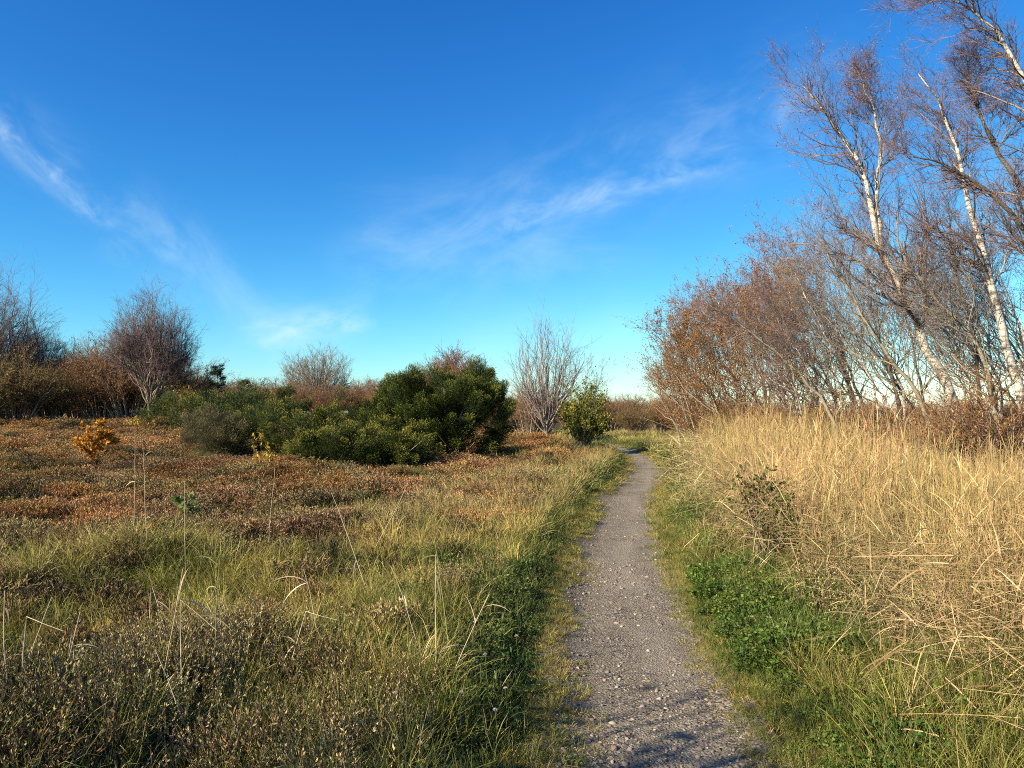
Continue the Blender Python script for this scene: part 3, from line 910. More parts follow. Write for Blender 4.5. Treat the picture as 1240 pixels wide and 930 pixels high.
def build_tree(name, loc, stems, radii, r, mats, l1=(36, .25, 1, (25, 55), .30), l2=9, l3=7, l4=0, up=.12, bias=(0, 0, 0),
               wob=.11, twig_r=.003, leaves=0, leaf_mat=None, leaf=.03, leaf_where=None, limb_k=4, stem_k=8, l2len=.36, l3len=.34, rfl=.45):
    """an Empty at the base > trunk(s), limbs, twigs, leaves; stems are polylines in local coordinates"""
    root = empty(name, loc)
    mt, ml, mw = mats
    L2P, L2R, L3P, L3R, L3T = [], [], [], [], []
    limb = MB(); twig = MB(); lv = MB()
    for P, rad in zip(stems, radii):
        m = 16
        P = resample(P, m); P = P + np.concatenate([np.zeros((2, 3)), r.normal(0, .012 * np.linalg.norm(P[-1] - P[0]) ** .5, (m - 2, 3))])
        tt = np.linspace(0, 1, m)
        rd = rad * ((1 - tt) ** .8 * .92 + .08); rd[0] *= 1.3
        tk = MB(); tubes(tk, P[None], rd[None], stem_k)
        tk.build('trunk', mt, root, True)
        n1, t0, t1, ang, ln = l1
        hgt = np.linalg.norm(P[-1] - P[0])
        A, AR, _ = grow(P[None], rd[None], n1, t0, t1, ang, lambda t, pl: pl * ln * (1.15 - .75 * (t - t0) / (1 - t0 + 1e-6)), 8, r, up, bias, wob, rfl, .006)
        tubes(limb, A, AR, limb_k, r.uniform(0, 1, len(A)))
        top = P[None, -5:]; topr = rd[None, -5:]
        B, BR, _ = grow(A, AR, l2, .15, 1, (20, 55), lambda t, pl: pl * l2len + .12, 6, r, up, bias, wob * 1.2, .6, .003)
        B2, BR2, _ = grow(resample(P[-5:], 8)[None], np.interp(np.linspace(11, 15, 8), np.arange(16), rd)[None], l2 * 3, 0, 1, (15, 50), lambda t, pl: hgt * .09 + 0 * t, 6, r, up, bias, wob, .5, .003)
        B = np.concatenate([B, B2]); BR = np.concatenate([BR, BR2])
        tubes(twig, B, BR, 3, r.uniform(0, 1, len(B)))
        C, CR, _ = grow(B, BR, l3, .1, 1, (18, 50), lambda t, pl: pl * l3len + .10, 4, r, up, bias, wob * 1.3, .7, twig_r)
        tubes(twig, C, CR, 3, r.uniform(0, 1, len(C)))
        E = C
        if l4:
            D, DR, _ = grow(C, CR, l4, .15, 1, (18, 45), lambda t, pl: pl * .5 + .05, 3, r, up, bias, wob, .8, twig_r * .8)
            tubes(twig, D, DR, 3, r.uniform(0, 1, len(D)))
            E = D
        if leaves:
            pk = r.integers(0, len(E), leaves)
            q = E[pk, r.integers(0, E.shape[1], leaves)]
            if leaf_where is not None:
                kk = leaf_where(q, r); q = q[kk]
            dd = rdir(len(q), r); dd[:, 2] -= .4
            kites(lv, q, dd, leaf * r.uniform(.6, 1.3, len(q)), leaf * .38, r.uniform(0, 1, len(q)), r=r)
    limb.build('limbs', ml, root)
    twig.build('twigs', mw, root)
    if lv.n: lv.build('leaves', leaf_mat, root)
    return root


def copy_tree(root, loc, rz=0.0, s=1.0, sz=None, mirror=False):
    c = root.copy(); col.objects.link(c)
    c.location = loc; c.rotation_euler = (0, 0, rz); c.scale = (-s if mirror else s, s, sz or s)
    for ch in root.children:
        k = ch.copy(); col.objects.link(k); k.parent = c
    return c


def rel(pts, d, base, rooted=True):
    b = np.array(base)
    out = []
    for p in pts:
        dd = p[2] if len(p) > 2 else d
        out.append(at(p[0], p[1], dd) - b)
    if rooted: out[0][2] = min(out[0][2], -.1)
    return out


# --- the tall birches in front of the copse
r = np.random.default_rng(11)
b = ground_at(1178, 17); 
t = build_tree('birch_tree', b, [rel([(1178, 590), (1165, 510), (1131, 430), (1095, 355), (1068, 290), (1062, 240), (1044, 190), (1012, 140), (980, 98)], 17, b),
                                 rel([(1070, 300), (1065, 245), (1072, 190), (1066, 130), (1045, 78)], 17, b, False)], [.125, .055], r,
               (M_BIRCH, M_LIMB, M_TWIG), l1=(26, .36, 1, (18, 50), .24), l2=7, l3=6, l4=2, up=.10, bias=(-.05, 0, 0), twig_r=.0028, wob=.17, leaves=2200, leaf_mat=M_RUST, leaf=.028)
tag(t, 'tall white forked birch leaning left, its bare crown standing high above the copse', 'tree', 'birches leaning left at the right of the path')
b = ground_at(1243, 16)
t = build_tree('birch_tree', b, [rel([(1243, 580), (1236, 500), (1224, 440), (1205, 350), (1190, 280), (1172, 200), (1150, 130), (1122, 82)], 16, b)], [.11], r,
               (M_BIRCH, M_LIMB, M_TWIG), l1=(24, .42, 1, (25, 55), .2), l2=7, l3=6, l4=2, up=.09, bias=(-.05, 0, 0), wob=.17, twig_r=.0028, leaves=900, leaf_mat=M_RUST, leaf=.026)
tag(t, 'slim straight white birch trunk near the right edge and a bushy bare top', 'tree', 'birches leaning left at the right of the path')
b = ground_at(1345, 12.5)
t = build_tree('birch_tree', b, [rel([(1345, 600), (1325, 450), (1300, 280), (1275, 150), (1250, 85), (1222, 40), (1185, 5), (1140, -25)], 12.5, b)], [.10], r,
               (M_BIRCH, M_LIMB, M_TWIG), l1=(22, .5, 1, (20, 60), .17), l2=8, l3=7, l4=2, up=.03, bias=(-.08, 0, 0), wob=.17, twig_r=.0026)
tag(t, 'nearest birch, its bare crown bending into the top right corner of the view', 'tree', 'birches leaning left at the right of the path')
b = ground_at(1300, 13.5)
t = build_tree('bare_tree', b, [rel([(1300, 590), (1290, 450), (1262, 320), (1240, 262), (1205, 225), (1160, 200), (1110, 185)], 13.5, b),
                                rel([(1262, 320), (1248, 230), (1212, 170), (1188, 120), (1180, 60)], 13.5, b, False)], [.10, .06], r,
               (M_DARK, M_LIMB, M_TWIG), l1=(18, .45, 1, (20, 60), .20), l2=8, l3=7, l4=2, up=.06, bias=(-.05, 0, 0), wob=.17, twig_r=.0027)
tag(t, 'dark bare tree at the right edge sending long dark limbs left across the sky', 'tree')

# --- slimmer leaning trees of the copse, each with the line of its own stem
lean = [([(1145, 560), (1120, 490), (1075, 430), (1040, 372), (1012, 322), (990, 270)], 16.5, .055, M_GREY, 'thin olive barked tree leaning left, crossing in front of the forked birch base', 1),
        ([(1212, 590), (1205, 500), (1196, 440), (1172, 395), (1142, 372), (1110, 330), (1075, 300)], 15.5, .06, M_GREY, 'crooked grey tree with a bent stem between the two tall white birches', 1),
        ([(1022, 545), (1002, 490), (968, 450), (930, 420), (900, 395), (870, 372)], 19, .055, M_GREY, 'grey tree leaning far left over the reeds, lowest slanting stem of the copse', 0),
        ([(985, 540), (968, 500), (958, 440), (945, 390), (930, 350)], 22, .05, M_GREY, 'slim pale grey tree rising beside the low slanting stem', 0),
        ([(1100, 550), (1085, 470), (1062, 400), (1052, 330), (1045, 270)], 21, .06, M_DARK, 'dark slender tree standing just behind and left of the forked birch', 0),
        ([(1060, 545), (1040, 480), (1020, 420), (1000, 370), (990, 320)], 24, .06, M_GREY, 'slender tree with olive twigs at the middle of the copse', 1),
        ([(1195, 545), (1185, 470), (1180, 400), (1160, 320), (1150, 250)], 20, .07, M_DARK, 'dark upright tree behind the straight white birch', 0),
        ([(1240, 420), (1205, 350), (1150, 325), (1085, 322), (1065, 326)], 14.5, .03, M_GREY, None, 0)]
for pts, d, rad, mt, lab, olive in lean:
    if lab is None: continue
    b = ground_at(pts[0][0], d)
    t = build_tree('bare_tree', b, [rel(pts, d, b)], [rad], r, (mt, M_LIMB_OLIVE if olive else M_LIMB, M_TWIG_PALE if olive else M_TWIG),
                   l1=(20, .3, 1, (25, 60), .30), l2=8, l3=6, l4=1, up=.10, bias=(-.03, 0, 0), twig_r=.003, wob=.17,
                   leaves=500 if olive else 250, leaf_mat=M_OLIVE if olive else M_RUST, leaf=.028)
    tag(t, lab, 'tree', 'trees of the copse right of the path')


def local_tree(name, loc, h, lean_x, rad, r, mats, stems=1, spread=.3, **kw):
    P = []
    for i in range(stems):
        a = i * 2.4 + r.uniform(-.4, .4); q_ = (.15 if i == 0 else 1) * r.uniform(.6, 1.0); sx, sy = q_ * spread * math.cos(a) * (stems > 1), q_ * spread * math.sin(a) * (stems > 1)
        ww = r.normal(0, .05 * h, (3, 2))
        hh = h * r.uniform(.68, 1.0) if i else h
        P.append([(0 + sx * .08, sy * .08, -.15), (sx * .3 * h * .3 + lean_x * h * .2 + ww[0, 0] * .4, sy * .3 * h * .3 + ww[0, 1] * .4, hh * .3),
                  (sx * .7 * h * .35 + lean_x * h * .55 + ww[1, 0] * .6, sy * .7 * h * .35 + ww[1, 1] * .6, hh * .62), (sx * h * .4 + lean_x * h + ww[2, 0], sy * h * .4 + ww[2, 1], hh)])
    return build_tree(name, loc, P, [rad * r.uniform(.7, 1.1) for _ in P], r, mats, **kw)


# --- the crowd of the copse: four kinds, copied
kinds = []
ck = dict(l1=(16, .28, 1, (20, 55), .40), l2=5, l3=5, l4=1, rfl=.6, up=.10, bias=(-.03, 0, 0), twig_r=.0034, wob=.17)
spots = []   # (px, d, height, kind)
cop = [(1000, 26, 7.4, 2), (1040, 29, 8.0, 2), (826, 31, 4.1, 0), (846, 29, 5.3, 0), (868, 30, 5.7, 2), (884, 27, 5.0, 0), (902, 29, 6.3, 2), (918, 26.5, 5.6, 0), (936, 29, 6.2, 2), (952, 25, 5.4, 0), (972, 28, 6.6, 2),
       (990, 24.5, 6.0, 1), (1008, 28, 7.2, 3), (1026, 22.5, 5.9, 1), (1064, 23.5, 6.4, 1), (1104, 22, 5.6, 1), (1122, 25, 7.8, 3),
       (1178, 21, 5.8, 1), (1202, 24, 7.4, 3), (1222, 20.5, 6.0, 1), (1246, 23, 7.8, 3), (1268, 20, 6.4, 1), (1290, 23, 7.6, 3), (860, 33, 4.7, 2)]
M_BROWNISH = (M_GREY, M_LIMB, M_TWIG_BROWN)
pk = {0: dict(mats=(M_GREY, M_LIMB, M_TWIG_BROWN), leaves=3600, leaf_mat=M_RUST, leaf=.04, stems=3),
      1: dict(mats=(M_BIRCH, M_LIMB_OLIVE, M_TWIG_PALE), leaves=900, leaf_mat=M_OLIVE, leaf=.032, stems=2),
      2: dict(mats=(M_BIRCH, M_LIMB, M_TWIG_RED), leaves=2600, leaf_mat=M_RUST, leaf=.036, stems=2),
      3: dict(mats=(M_DARK, M_LIMB, M_TWIG), leaves=500, leaf_mat=M_RUST, leaf=.03, stems=2)}
protoh = {0: 5.2, 1: 6.0, 2: 6.2, 3: 7.4}
labk = {0: '%s rust leaved bushy tree counted from the left end of the copse',
        1: '%s low olive twigged tree from the left in the copse under the birches',
        2: '%s pale stemmed tree with red brown crown, counted from the copse left end',
        3: '%s dark slender leafless tree from the left at the back of the copse'}
prot = {}
nth = ['first', 'second', 'third', 'fourth', 'fifth', 'sixth', 'seventh', 'eighth', 'ninth', 'tenth']
seen = {}
rank = {j: [q for q in sorted(range(len(cop)), key=lambda z: cop[z][0]) if cop[q][3] == cop[j][3]].index(j) for j in range(len(cop))}
for i, (px, d, h, k) in enumerate(cop):
    g = ground_at(px, d)
    if k not in prot or (len(prot[k]) < 2):
        kw = dict(ck); kw.update({a: b for a, b in pk[k].items() if a not in ('mats', 'stems')})
        t = local_tree('copse_tree', g, protoh[k], -.18, .055, r, pk[k]['mats'], stems=pk[k]['stems'], spread=.5, **kw)
        prot.setdefault(k, []).append(t)
        s_ = h / protoh[k]; t.scale = (s_, s_, s_)
    else:
        s_ = h / protoh[k]
        t = copy_tree(prot[k][i % 2], g, r.uniform(-.7, .7), s_ * r.uniform(.9, 1.1), s_)
    tag(t, labk[k] % nth[rank[i]], 'tree', 'trees of the copse right of the path, kind %s' % ('rusty', 'olive', 'red brown', 'dark')[k])

# --- bramble and brown undergrowth in front of the copse
def twig_dome(name, loc, rx, ry, h, r, mat_l, mat_w, n=40, l2=9, l3=6, twig_r=.004, leaves=0, leaf_mat=None, leaf=.04, l4=0, up=.05, spread=.8, clear=0.0, rscale=1.0):
    """many stems rising from one stool into a dome of twigs"""
    root = empty(name, loc)
    a = r.uniform(0, 6.283, n); q = np.sqrt(r.uniform(0, 1, n)); el = q * spread
    tip = np.stack([rx * np.sin(el * 1.57) * np.cos(a), ry * np.sin(el * 1.57) * np.sin(a), h * (.25 + .75 * np.cos(el * 1.45)) * r.uniform(.75, 1.05, n)], -1)
    base = np.stack([rx * .25 * q * np.cos(a), ry * .25 * q * np.sin(a), np.full(n, -.1)], -1)
    tt = np.linspace(0, 1, 8)[None, :, None]
    P = base[:, None] * (1 - tt) + tip[:, None] * tt
    P[..., 2] += (np.sin(tt[..., 0] * math.pi) * .12 * h)
    if clear:
        zb = h * r.uniform(clear * .5, clear * 2.3, n)[:, None]; t2 = tt[..., 0]
        tipz = np.maximum(tip[:, 2:3], zb + .12 * h)
        P[..., :2] = (tip[:, None, :2] * tt ** .85 * (1 + .22 * np.sin(tt * 3.1416)))
        P[..., 2] = zb * (1 - t2) + tipz * t2 + np.cumsum(r.normal(0, .008 * h, P.shape[:2]), 1)
        P[..., :2] += np.cumsum(r.normal(0, .010 * h, P[..., :2].shape), 1) * (tt > 0)
    P += r.normal(0, .02 * h, P.shape) * tt
    rd = (.010 * rscale * h * r.uniform(.6, 1.2, n))[:, None] * np.linspace(1, .3, 8)[None]
    st = MB(); tubes(st, P, rd, 5, r.uniform(0, 1, n)); st.build('stems', mat_l, root)
    tw = MB()
    B, BR, _ = grow(P, rd, l2, .15 + clear, 1, (18, 50), lambda t, pl: pl * .34 * (1.2 - .5 * t), 6, r, up, (0, 0, 0), .12, .55, twig_r * 1.2)
    C, CR, _ = grow(B, BR, l3, .1, 1, (18, 50), lambda t, pl: pl * .42, 4, r, up, (0, 0, 0), .14, .7, twig_r)
    tubes(tw, B, BR, 3, r.uniform(0, 1, len(B))); tubes(tw, C, CR, 3, r.uniform(0, 1, len(C)))
    E = C
    if l4:
        D, DR, _ = grow(C, CR, l4, .1, 1, (18, 50), lambda t, pl: pl * .5, 3, r, up, (0, 0, 0), .14, .8, twig_r)
        tubes(tw, D, DR, 3, r.uniform(0, 1, len(D))); E = D
    tw.build('twigs', mat_w, root)
    if leaves:
        k = r.integers(0, len(E), leaves); p = E[k, r.integers(1, E.shape[1], leaves)]
        lv = MB(); kites(lv, p, rdir(leaves, r) + np.array([0, 0, .2]), leaf * r.uniform(.6, 1.3, leaves), leaf * .38, r.uniform(0, 1, leaves), r=r)
        lv.build('leaves', leaf_mat, root)
    return root


br0 = twig_dome('bramble_bush', ground_at(1215, 14), 1.7, 1.0, 2.2, r, M_LIMB, M_TWIG_BROWN, 46, leaves=3800, leaf_mat=M_RUST, leaf=.04)
tag(br0, 'brown leafed bramble behind the reeds at the right edge, below the straight birch', 'bush', 'brown undergrowth below the copse')
for px, d, s_, lab in ((1150, 15.5, .85, 'brown bramble behind the reeds at the foot of the forked birch'), (1085, 18, .9, 'brown tangled bush behind the reeds, left of the forked birch foot'),
                       (1020, 20, .95, 'brown bush behind the reeds under the middle of the copse'), (960, 23, 1.0, 'brown bush at the foot of the low slanting grey stem'),
                       (905, 26, 1.05, 'brown bush under the rusty trees of the copse'), (862, 28, 1.1, 'olive brown bush at the left foot of the copse beside the reeds')):
    t = copy_tree(br0, ground_at(px, d), r.uniform(0, 6), s_); tag(t, lab, 'bush', 'brown undergrowth below the copse')

# --- evergreen juniper
def conifer_mass(name, loc, lumps, r, mat, trunk_pts=(), per=70, leaf=.085, part='foliage', up=.5):
    """lumps: (x,y,z,radius) clusters of needle sprays; sprays point outwards and up"""
    root = empty(name, loc)
    mb = MB(); ls = np.array(lumps)
    n = len(ls) * per
    c = np.repeat(ls[:, :3], per, 0); rr = np.repeat(ls[:, 3], per)
    # every cluster is a ragged plume with its own axis
    cen = np.array([0, 0, ls[:, 2].max() * .25])
    pa = nrm(nrm(ls[:, :3] - cen) + np.array([0, 0, up]) + r.normal(0, .35, (len(ls), 3)))
    pa = np.repeat(pa, per, 0)
    d = nrm(rdir(n, r) + pa * .35)
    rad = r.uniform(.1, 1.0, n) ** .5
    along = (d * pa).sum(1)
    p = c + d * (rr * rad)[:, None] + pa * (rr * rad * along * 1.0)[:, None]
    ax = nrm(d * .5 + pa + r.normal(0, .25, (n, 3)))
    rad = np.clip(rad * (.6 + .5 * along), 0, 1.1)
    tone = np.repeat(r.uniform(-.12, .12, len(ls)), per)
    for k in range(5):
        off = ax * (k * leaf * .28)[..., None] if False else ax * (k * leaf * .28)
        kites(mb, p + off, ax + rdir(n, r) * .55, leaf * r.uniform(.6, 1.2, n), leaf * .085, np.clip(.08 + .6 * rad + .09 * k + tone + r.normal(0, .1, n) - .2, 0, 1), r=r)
    mb.build(part, mat, root)
    if len(trunk_pts):
        tk = MB()
        for pts, rd in trunk_pts:
            P = resample(pts, 12); tubes(tk, P[None], (rd * np.linspace(1, .35, 12))[None], 6, .7)
        tk.build('branches', M_LIMB, root)
    return root


def dome_lumps(r, cx, cy, rx, ry, h, n, rad, z0=0.1, low=0, sq=1.0):
    out = []
    for _ in range(n):
        a = r.uniform(0, 6.283); e = math.acos(r.uniform(0, 1)) if not low else math.acos(r.uniform(0, .97) ** .8)
        q = r.uniform(.72, 1.08)
        out.append((cx + rx * math.sin(e) ** sq * math.cos(a) * q, cy + ry * math.sin(e) ** sq * math.sin(a) * q, z0 + (h - z0) * math.cos(e) ** sq * q, rad * r.uniform(.7, 1.3)))
    return out


g = ground_at(538, 28)
lm = dome_lumps(r, -.1, 0, 2.45, 1.8, 3.2, 135, .27, .3, 0, .62) + dome_lumps(r, .9, .2, 1.5, 1.5, 3.1, 24, .26, .6, 0, .7) + dome_lumps(r, -1.5, 0, 1.3, 1.3, 2.5, 34, .28, .3) + dome_lumps(r, .1, .3, 1.4, 1.1, 2.3, 40, .3)
lm += dome_lumps(r, -.2, -1.5, 1.2, .6, 1.15, 20, .2, .25)
tp = [([(0, 0, -.1), (.3, -.2, .8), (.7, -.3, 1.8)], .09), ([(0, 0, -.1), (-.5, -.2, .8), (-1.0, -.5, 1.7)], .08), ([(-.3, -.9, 0), (-.8, -1.7, .55), (-1.3, -1.9, .95)], .035),
      ([(.6, -.4, 0), (.9, -1.5, .35), (1.2, -1.9, .7)], .03), ([(0, 0, 0), (.1, .1, 1.2), (0, 0, 2.6)], .1), ([(.2, -.8, .1), (-.2, -1.9, .4), (-.9, -2.2, .5)], .025), ([(.5, -.5, .1), (.3, -2.0, .55), (0, -2.3, .95)], .02)]
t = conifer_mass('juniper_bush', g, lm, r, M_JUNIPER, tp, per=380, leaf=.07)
tag(t, 'big dark green rounded juniper at the centre of the heath', 'bush')

jl = [(262, 24.5, 1.1, 1.0, 1.25, M_WILLOW, 'dull olive brown rounded bush at the left end of the juniper thicket', 'heath_bush', 48),
      (318, 25, 1.6, 1.1, 1.55, M_JUN_YEL, 'low green juniper left of centre behind the yellow leafed sapling', 'juniper_bush', 60),
      (375, 24.0, 1.7, 1.2, 1.5, M_JUN_YEL, 'spreading low juniper in the middle of the thicket', 'juniper_bush', 66),
      (430, 22.8, 1.5, 1.1, 1.25, M_JUN_YEL, 'low spreading juniper with yellowish tips, nearest the brown heather', 'juniper_bush', 62),
      (432, 27.5, 1.9, 1.2, 1.95, M_JUN_YEL, 'taller juniper rising behind the low ones, left of the big dark one', 'juniper_bush', 70),
      (480, 24.2, 1.1, 1.0, 1.35, M_JUN_YEL, 'low juniper pressed against the left foot of the big dark one', 'juniper_bush', 50),
      (462, 26.5, 1.4, 1.1, 2.15, M_JUNIPER, 'dark juniper leaning on the left side of the big one', 'juniper_bush', 60),
      (405, 21.9, 1.4, .8, 1.15, M_JUN_YEL, 'lowest creeping juniper at the front of the thicket', 'juniper_bush', 56),
      (480, 22.0, 1.1, .8, 1.0, M_JUN_YEL, 'creeping juniper in front of the left foot of the big dark one', 'juniper_bush', 48),
      (345, 29, 1.9, 1.2, 2.05, M_JUNIPER, 'darker juniper at the back left of the thicket', 'juniper_bush', 64)]
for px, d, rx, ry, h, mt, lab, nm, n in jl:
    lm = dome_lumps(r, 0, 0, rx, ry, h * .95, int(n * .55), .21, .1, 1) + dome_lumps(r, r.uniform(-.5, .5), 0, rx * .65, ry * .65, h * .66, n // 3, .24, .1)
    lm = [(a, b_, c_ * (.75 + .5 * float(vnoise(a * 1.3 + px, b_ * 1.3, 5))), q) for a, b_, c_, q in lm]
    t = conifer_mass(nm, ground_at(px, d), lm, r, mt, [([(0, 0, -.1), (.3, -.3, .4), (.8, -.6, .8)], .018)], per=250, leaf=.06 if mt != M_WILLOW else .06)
    tag(t, lab, 'bush', None if mt == M_WILLOW else 'junipers spreading over the heath')

# --- bare multi-stemmed tree right of the big juniper
g = ground_at(650, 43)
t = twig_dome('bare_bush', ground_at(640, 44.5), 1.9, 1.5, 3.4, r, M_LIMB, M_TWIG_BROWN, 36, 9, 6, twig_r=.005, leaves=700, leaf_mat=M_RUST, leaf=.05)
tag(t, 'brown leafless bush among the foot of the pale many stemmed tree', 'bush')
t = local_tree('bare_tree', ground_at(708, 46), 4.6, .25, .04, r, (M_GREY, M_TWIG_PALE, M_TWIG_PALE), stems=3, spread=.6, l1=(14, .3, 1, (20, 50), .3), l2=6, l3=4, up=.08, bias=(.04, 0, 0), twig_r=.0042, leaves=60, leaf_mat=M_RUST, leaf=.03)
tag(t, 'small thin bare tree leaning right behind the yellow green bush', 'tree')
t = twig_dome('bare_bush', ground_at(549, 52), 2.5, 2.0, 5.0, r, M_LIMB, M_TWIG_RED, 130, 14, 8, twig_r=.010, l4=1, spread=.7)
tag(t, 'reddish bare crown showing above the top of the big juniper', 'tree')

# --- yellow green leafy bush by the path
g = ground_at(705, 32)
t = twig_dome('leafy_bush', g, 1.0, .9, 2.7, r, M_LIMB, M_STEMG, 26, 9, 5, leaves=6500, leaf_mat=M_YELGREEN, leaf=.085, up=.03, spread=.95)
tag(t, 'yellow green leafy bush at the left edge of the path before its bend', 'bush')
t = twig_dome('leafy_bush', ground_at(712, 34.2), .5, .5, 3.2, r, M_LIMB, M_STEMG, 8, 9, 5, leaves=1500, leaf_mat=M_YELGREEN, leaf=.08, spread=.6)
tag(t, 'narrow leafy top rising just behind the yellow green bush', 'bush')

# --- lone trees of the left side
def dome_tree(px, d, rx, h, lab, n, mats, l2=9, l3=6, l4=1, tw=.006, spread=.72, clear=.2, rs=.09):
    """a short bole forking into many ascending stems that fill a rounded crown"""
    root = twig_dome('bare_tree', ground_at(px, d), rx, rx * .9, h, r, mats[1], mats[2], n, l2, l3, twig_r=tw, l4=l4, spread=spread, clear=clear, rscale=.55, up=.07)
    tk = MB()
    for q in range(4):
        a_ = q * 1.6 + r.uniform(-.3, .3); P_ = resample([(0, 0, -.15), (.06 * rx * math.cos(a_), .06 * rx * math.sin(a_), h * .2), (.2 * rx * math.cos(a_), .2 * rx * math.sin(a_), h * .5), (.3 * rx * math.cos(a_), .3 * rx * math.sin(a_), h * .85)], 12)
        tubes(tk, P_[None], (rs * r.uniform(.7, 1) * np.linspace(1, .2, 12))[None], 7)
    tk.build('trunk', mats[0], root, True)
    return tag(root, lab, 'tree')


dome_tree(182, 56, 2.9, 9.3, 'tall leafless birch with several trunks and a rounded purple crown on the left', 120, (M_DARK, M_LIMB, M_TWIG), 10, 7, 1, .0055)
dome_tree(383, 88, 3.7, 8.4, 'lone round leafless tree standing behind the junipers', 90, (M_GREY, M_LIMB, M_LIMB), 9, 7, 0, .010, .9, .15, .12)
for px, d, h, lab in ((-12, 62, 11.8, 'tallest bare purple tree at the left edge'), (40, 64, 8.2, 'smaller bare tree rising behind the olive thicket near the left edge')):
    dome_tree(px, d, h * .36, h, lab, 80, (M_GREY, M_LIMB, M_TWIG), 9, 7, 1, .006)

dome_tree(662, 43, 2.3, 6.9, 'pale leafless tree with many thin upright stems right of the big juniper', 46, (M_GREY, M_TWIG_PALE, M_TWIG_PALE), 7, 5, 0, .0048, .7, .07, .07)

# --- thickets at the back, each bush its own
bd = twig_dome('thicket_bush', ground_at(125, 63), 4.4, 3.2, 5.9, r, M_LIMB, M_TWIG_BROWN, 90, 12, 8, twig_r=.010, leaves=6000, leaf_mat=M_RUST, leaf=.10)
tag(bd, 'large brown leafless thicket left of the tall purple birch', 'bush', 'brown thickets along the far edge of the heath')
ol = twig_dome('thicket_bush', ground_at(20, 57), 3.6, 2.6, 5.0, r, M_LIMB, M_TWIG_BROWN, 56, 10, 6, twig_r=.008, leaves=9000, leaf_mat=M_OLIVE, leaf=.11)
tag(ol, 'olive green and brown thicket at the left edge', 'bush', 'brown thickets along the far edge of the heath')
fb = [(bd, 95, 68, 1.0, 'brown thicket behind and left of the large one, under the small bare tree'), (bd, 158, 62, 1.05, 'brown thicket hugging the left side of the tall purple birch'), (bd, 212, 64, .92, 'brown thicket just right of the tall purple birch trunks'),
      (ol, -35, 55, .95, 'olive thicket cut by the left edge of the view'), (ol, 62, 60, .80, 'olive brown thicket right of the one at the left edge'), (ol, 232, 60, .50, 'small olive thicket before the pine'),
      (bd, 250, 75, .60, 'brown thicket behind the pine, its left side'), (bd, 292, 80, .58, 'brown thicket on the skyline right of the pine'), (bd, 325, 84, .62, 'low brown thicket on the skyline left of the lone round tree'),
      (bd, 360, 80, .60, 'brown thicket in front of the lone round tree, left side'), (bd, 400, 78, .58, 'brown thicket in front of the lone round tree, right side'), (bd, 438, 80, .62, 'brown thicket on the skyline between the lone tree and the big juniper'),
      (bd, 472, 76, .62, 'brown thicket on the skyline touching the left of the big juniper'), (bd, 515, 80, .6, 'thicket hidden behind the big juniper'), (bd, 600, 78, .5, 'brown thicket glimpsed right of the big juniper'),
      (bd, 645, 74, .45, 'brown thicket behind the pale many stemmed tree'), (bd, 690, 70, .42, 'brown thicket behind the yellow green bush'),
      (bd, 742, 62, .44, 'brown hedge bush left of where the path vanishes'), (ol, 768, 56, .42, 'brown hedge bush straight above the bend of the path'), (bd, 800, 60, .46, 'brown hedge bush right of where the path vanishes'), (bd, 835, 52, .44, 'brown hedge bush at the left foot of the copse')]
for src, px, d, s_, lab in fb:
    if 'hidden' in lab: continue
    t = copy_tree(src, ground_at(px, d), r.uniform(0, 6.28), s_ * 1.1, s_); tag(t, lab, 'bush', 'brown thickets along the far edge of the heath')
ed = [(-40, 88, .8), (5, 92, .8), (50, 90, .8), (300, 95, .6), (345, 99, .6), (225, 92, .7), (180, 90, .7), (130, 92, .7), (-60, 110, 1.3), (10, 105, 1.25), (70, 110, 1.2), (130, 115, 1.25), (190, 110, 1.0), (240, 120, .95), (290, 118, .9), (340, 122, .9), (390, 118, .88), (440, 122, .9), (500, 118, .9), (560, 120, .85), (620, 118, .72), (670, 116, .66), (720, 112, .62), (770, 110, .62),
      (820, 112, .6), (870, 115, .55), (930, 118, .5), (990, 116, .5), (1050, 118, .5), (1110, 116, .5), (1170, 118, .5), (1230, 116, .5), (1290, 118, .5)]
for i, (px, d, s_) in enumerate(ed):
    t = copy_tree(bd, ground_at(px, d), r.uniform(0, 6.28), s_ * 1.7, s_)
    tag(t, 'low brown bush in the row of the far off tree line', 'bush', 'bushes of the far off tree line')

# --- evergreens near the pine
def pine(loc, h, r, lab):
    root = empty('pine_tree', loc)
    P = resample([(0, 0, -.1), (.05, 0, h * .4), (-.05, .05, h * .75), (0, 0, h)], 14)
    tk = MB(); rd = .1 * (h / 5) * np.linspace(1, .2, 14); tubes(tk, P[None], rd[None], 7); tk.build('trunk', M_DARK, root, True)
    A, AR, _ = grow(P[None], rd[None], 34, .3, 1, (55, 85), lambda t, pl: pl * .33 * (1.15 - .85 * t), 6, r, .10, (0, 0, 0), .08, .4, .01)
    lb = MB(); tubes(lb, A, AR, 4, .3); lb.build('limbs', M_LIMB, root)
    c = np.concatenate([A[:, 3], A[:, 4], A[:, 5], P[None, -1]]); n = 55
    c = np.repeat(c, n, 0); d = rdir(len(c), r); d[:, 2] = np.abs(d[:, 2]) * .7 + .1
    nb = MB(); kites(nb, c + d * r.uniform(0, .2, (len(c), 1)), d, .13, .012 * 1.6, r.uniform(0, 1, len(c)), r=r); nb.build('needles', M_PINE, root)
    return tag(root, lab, 'tree')


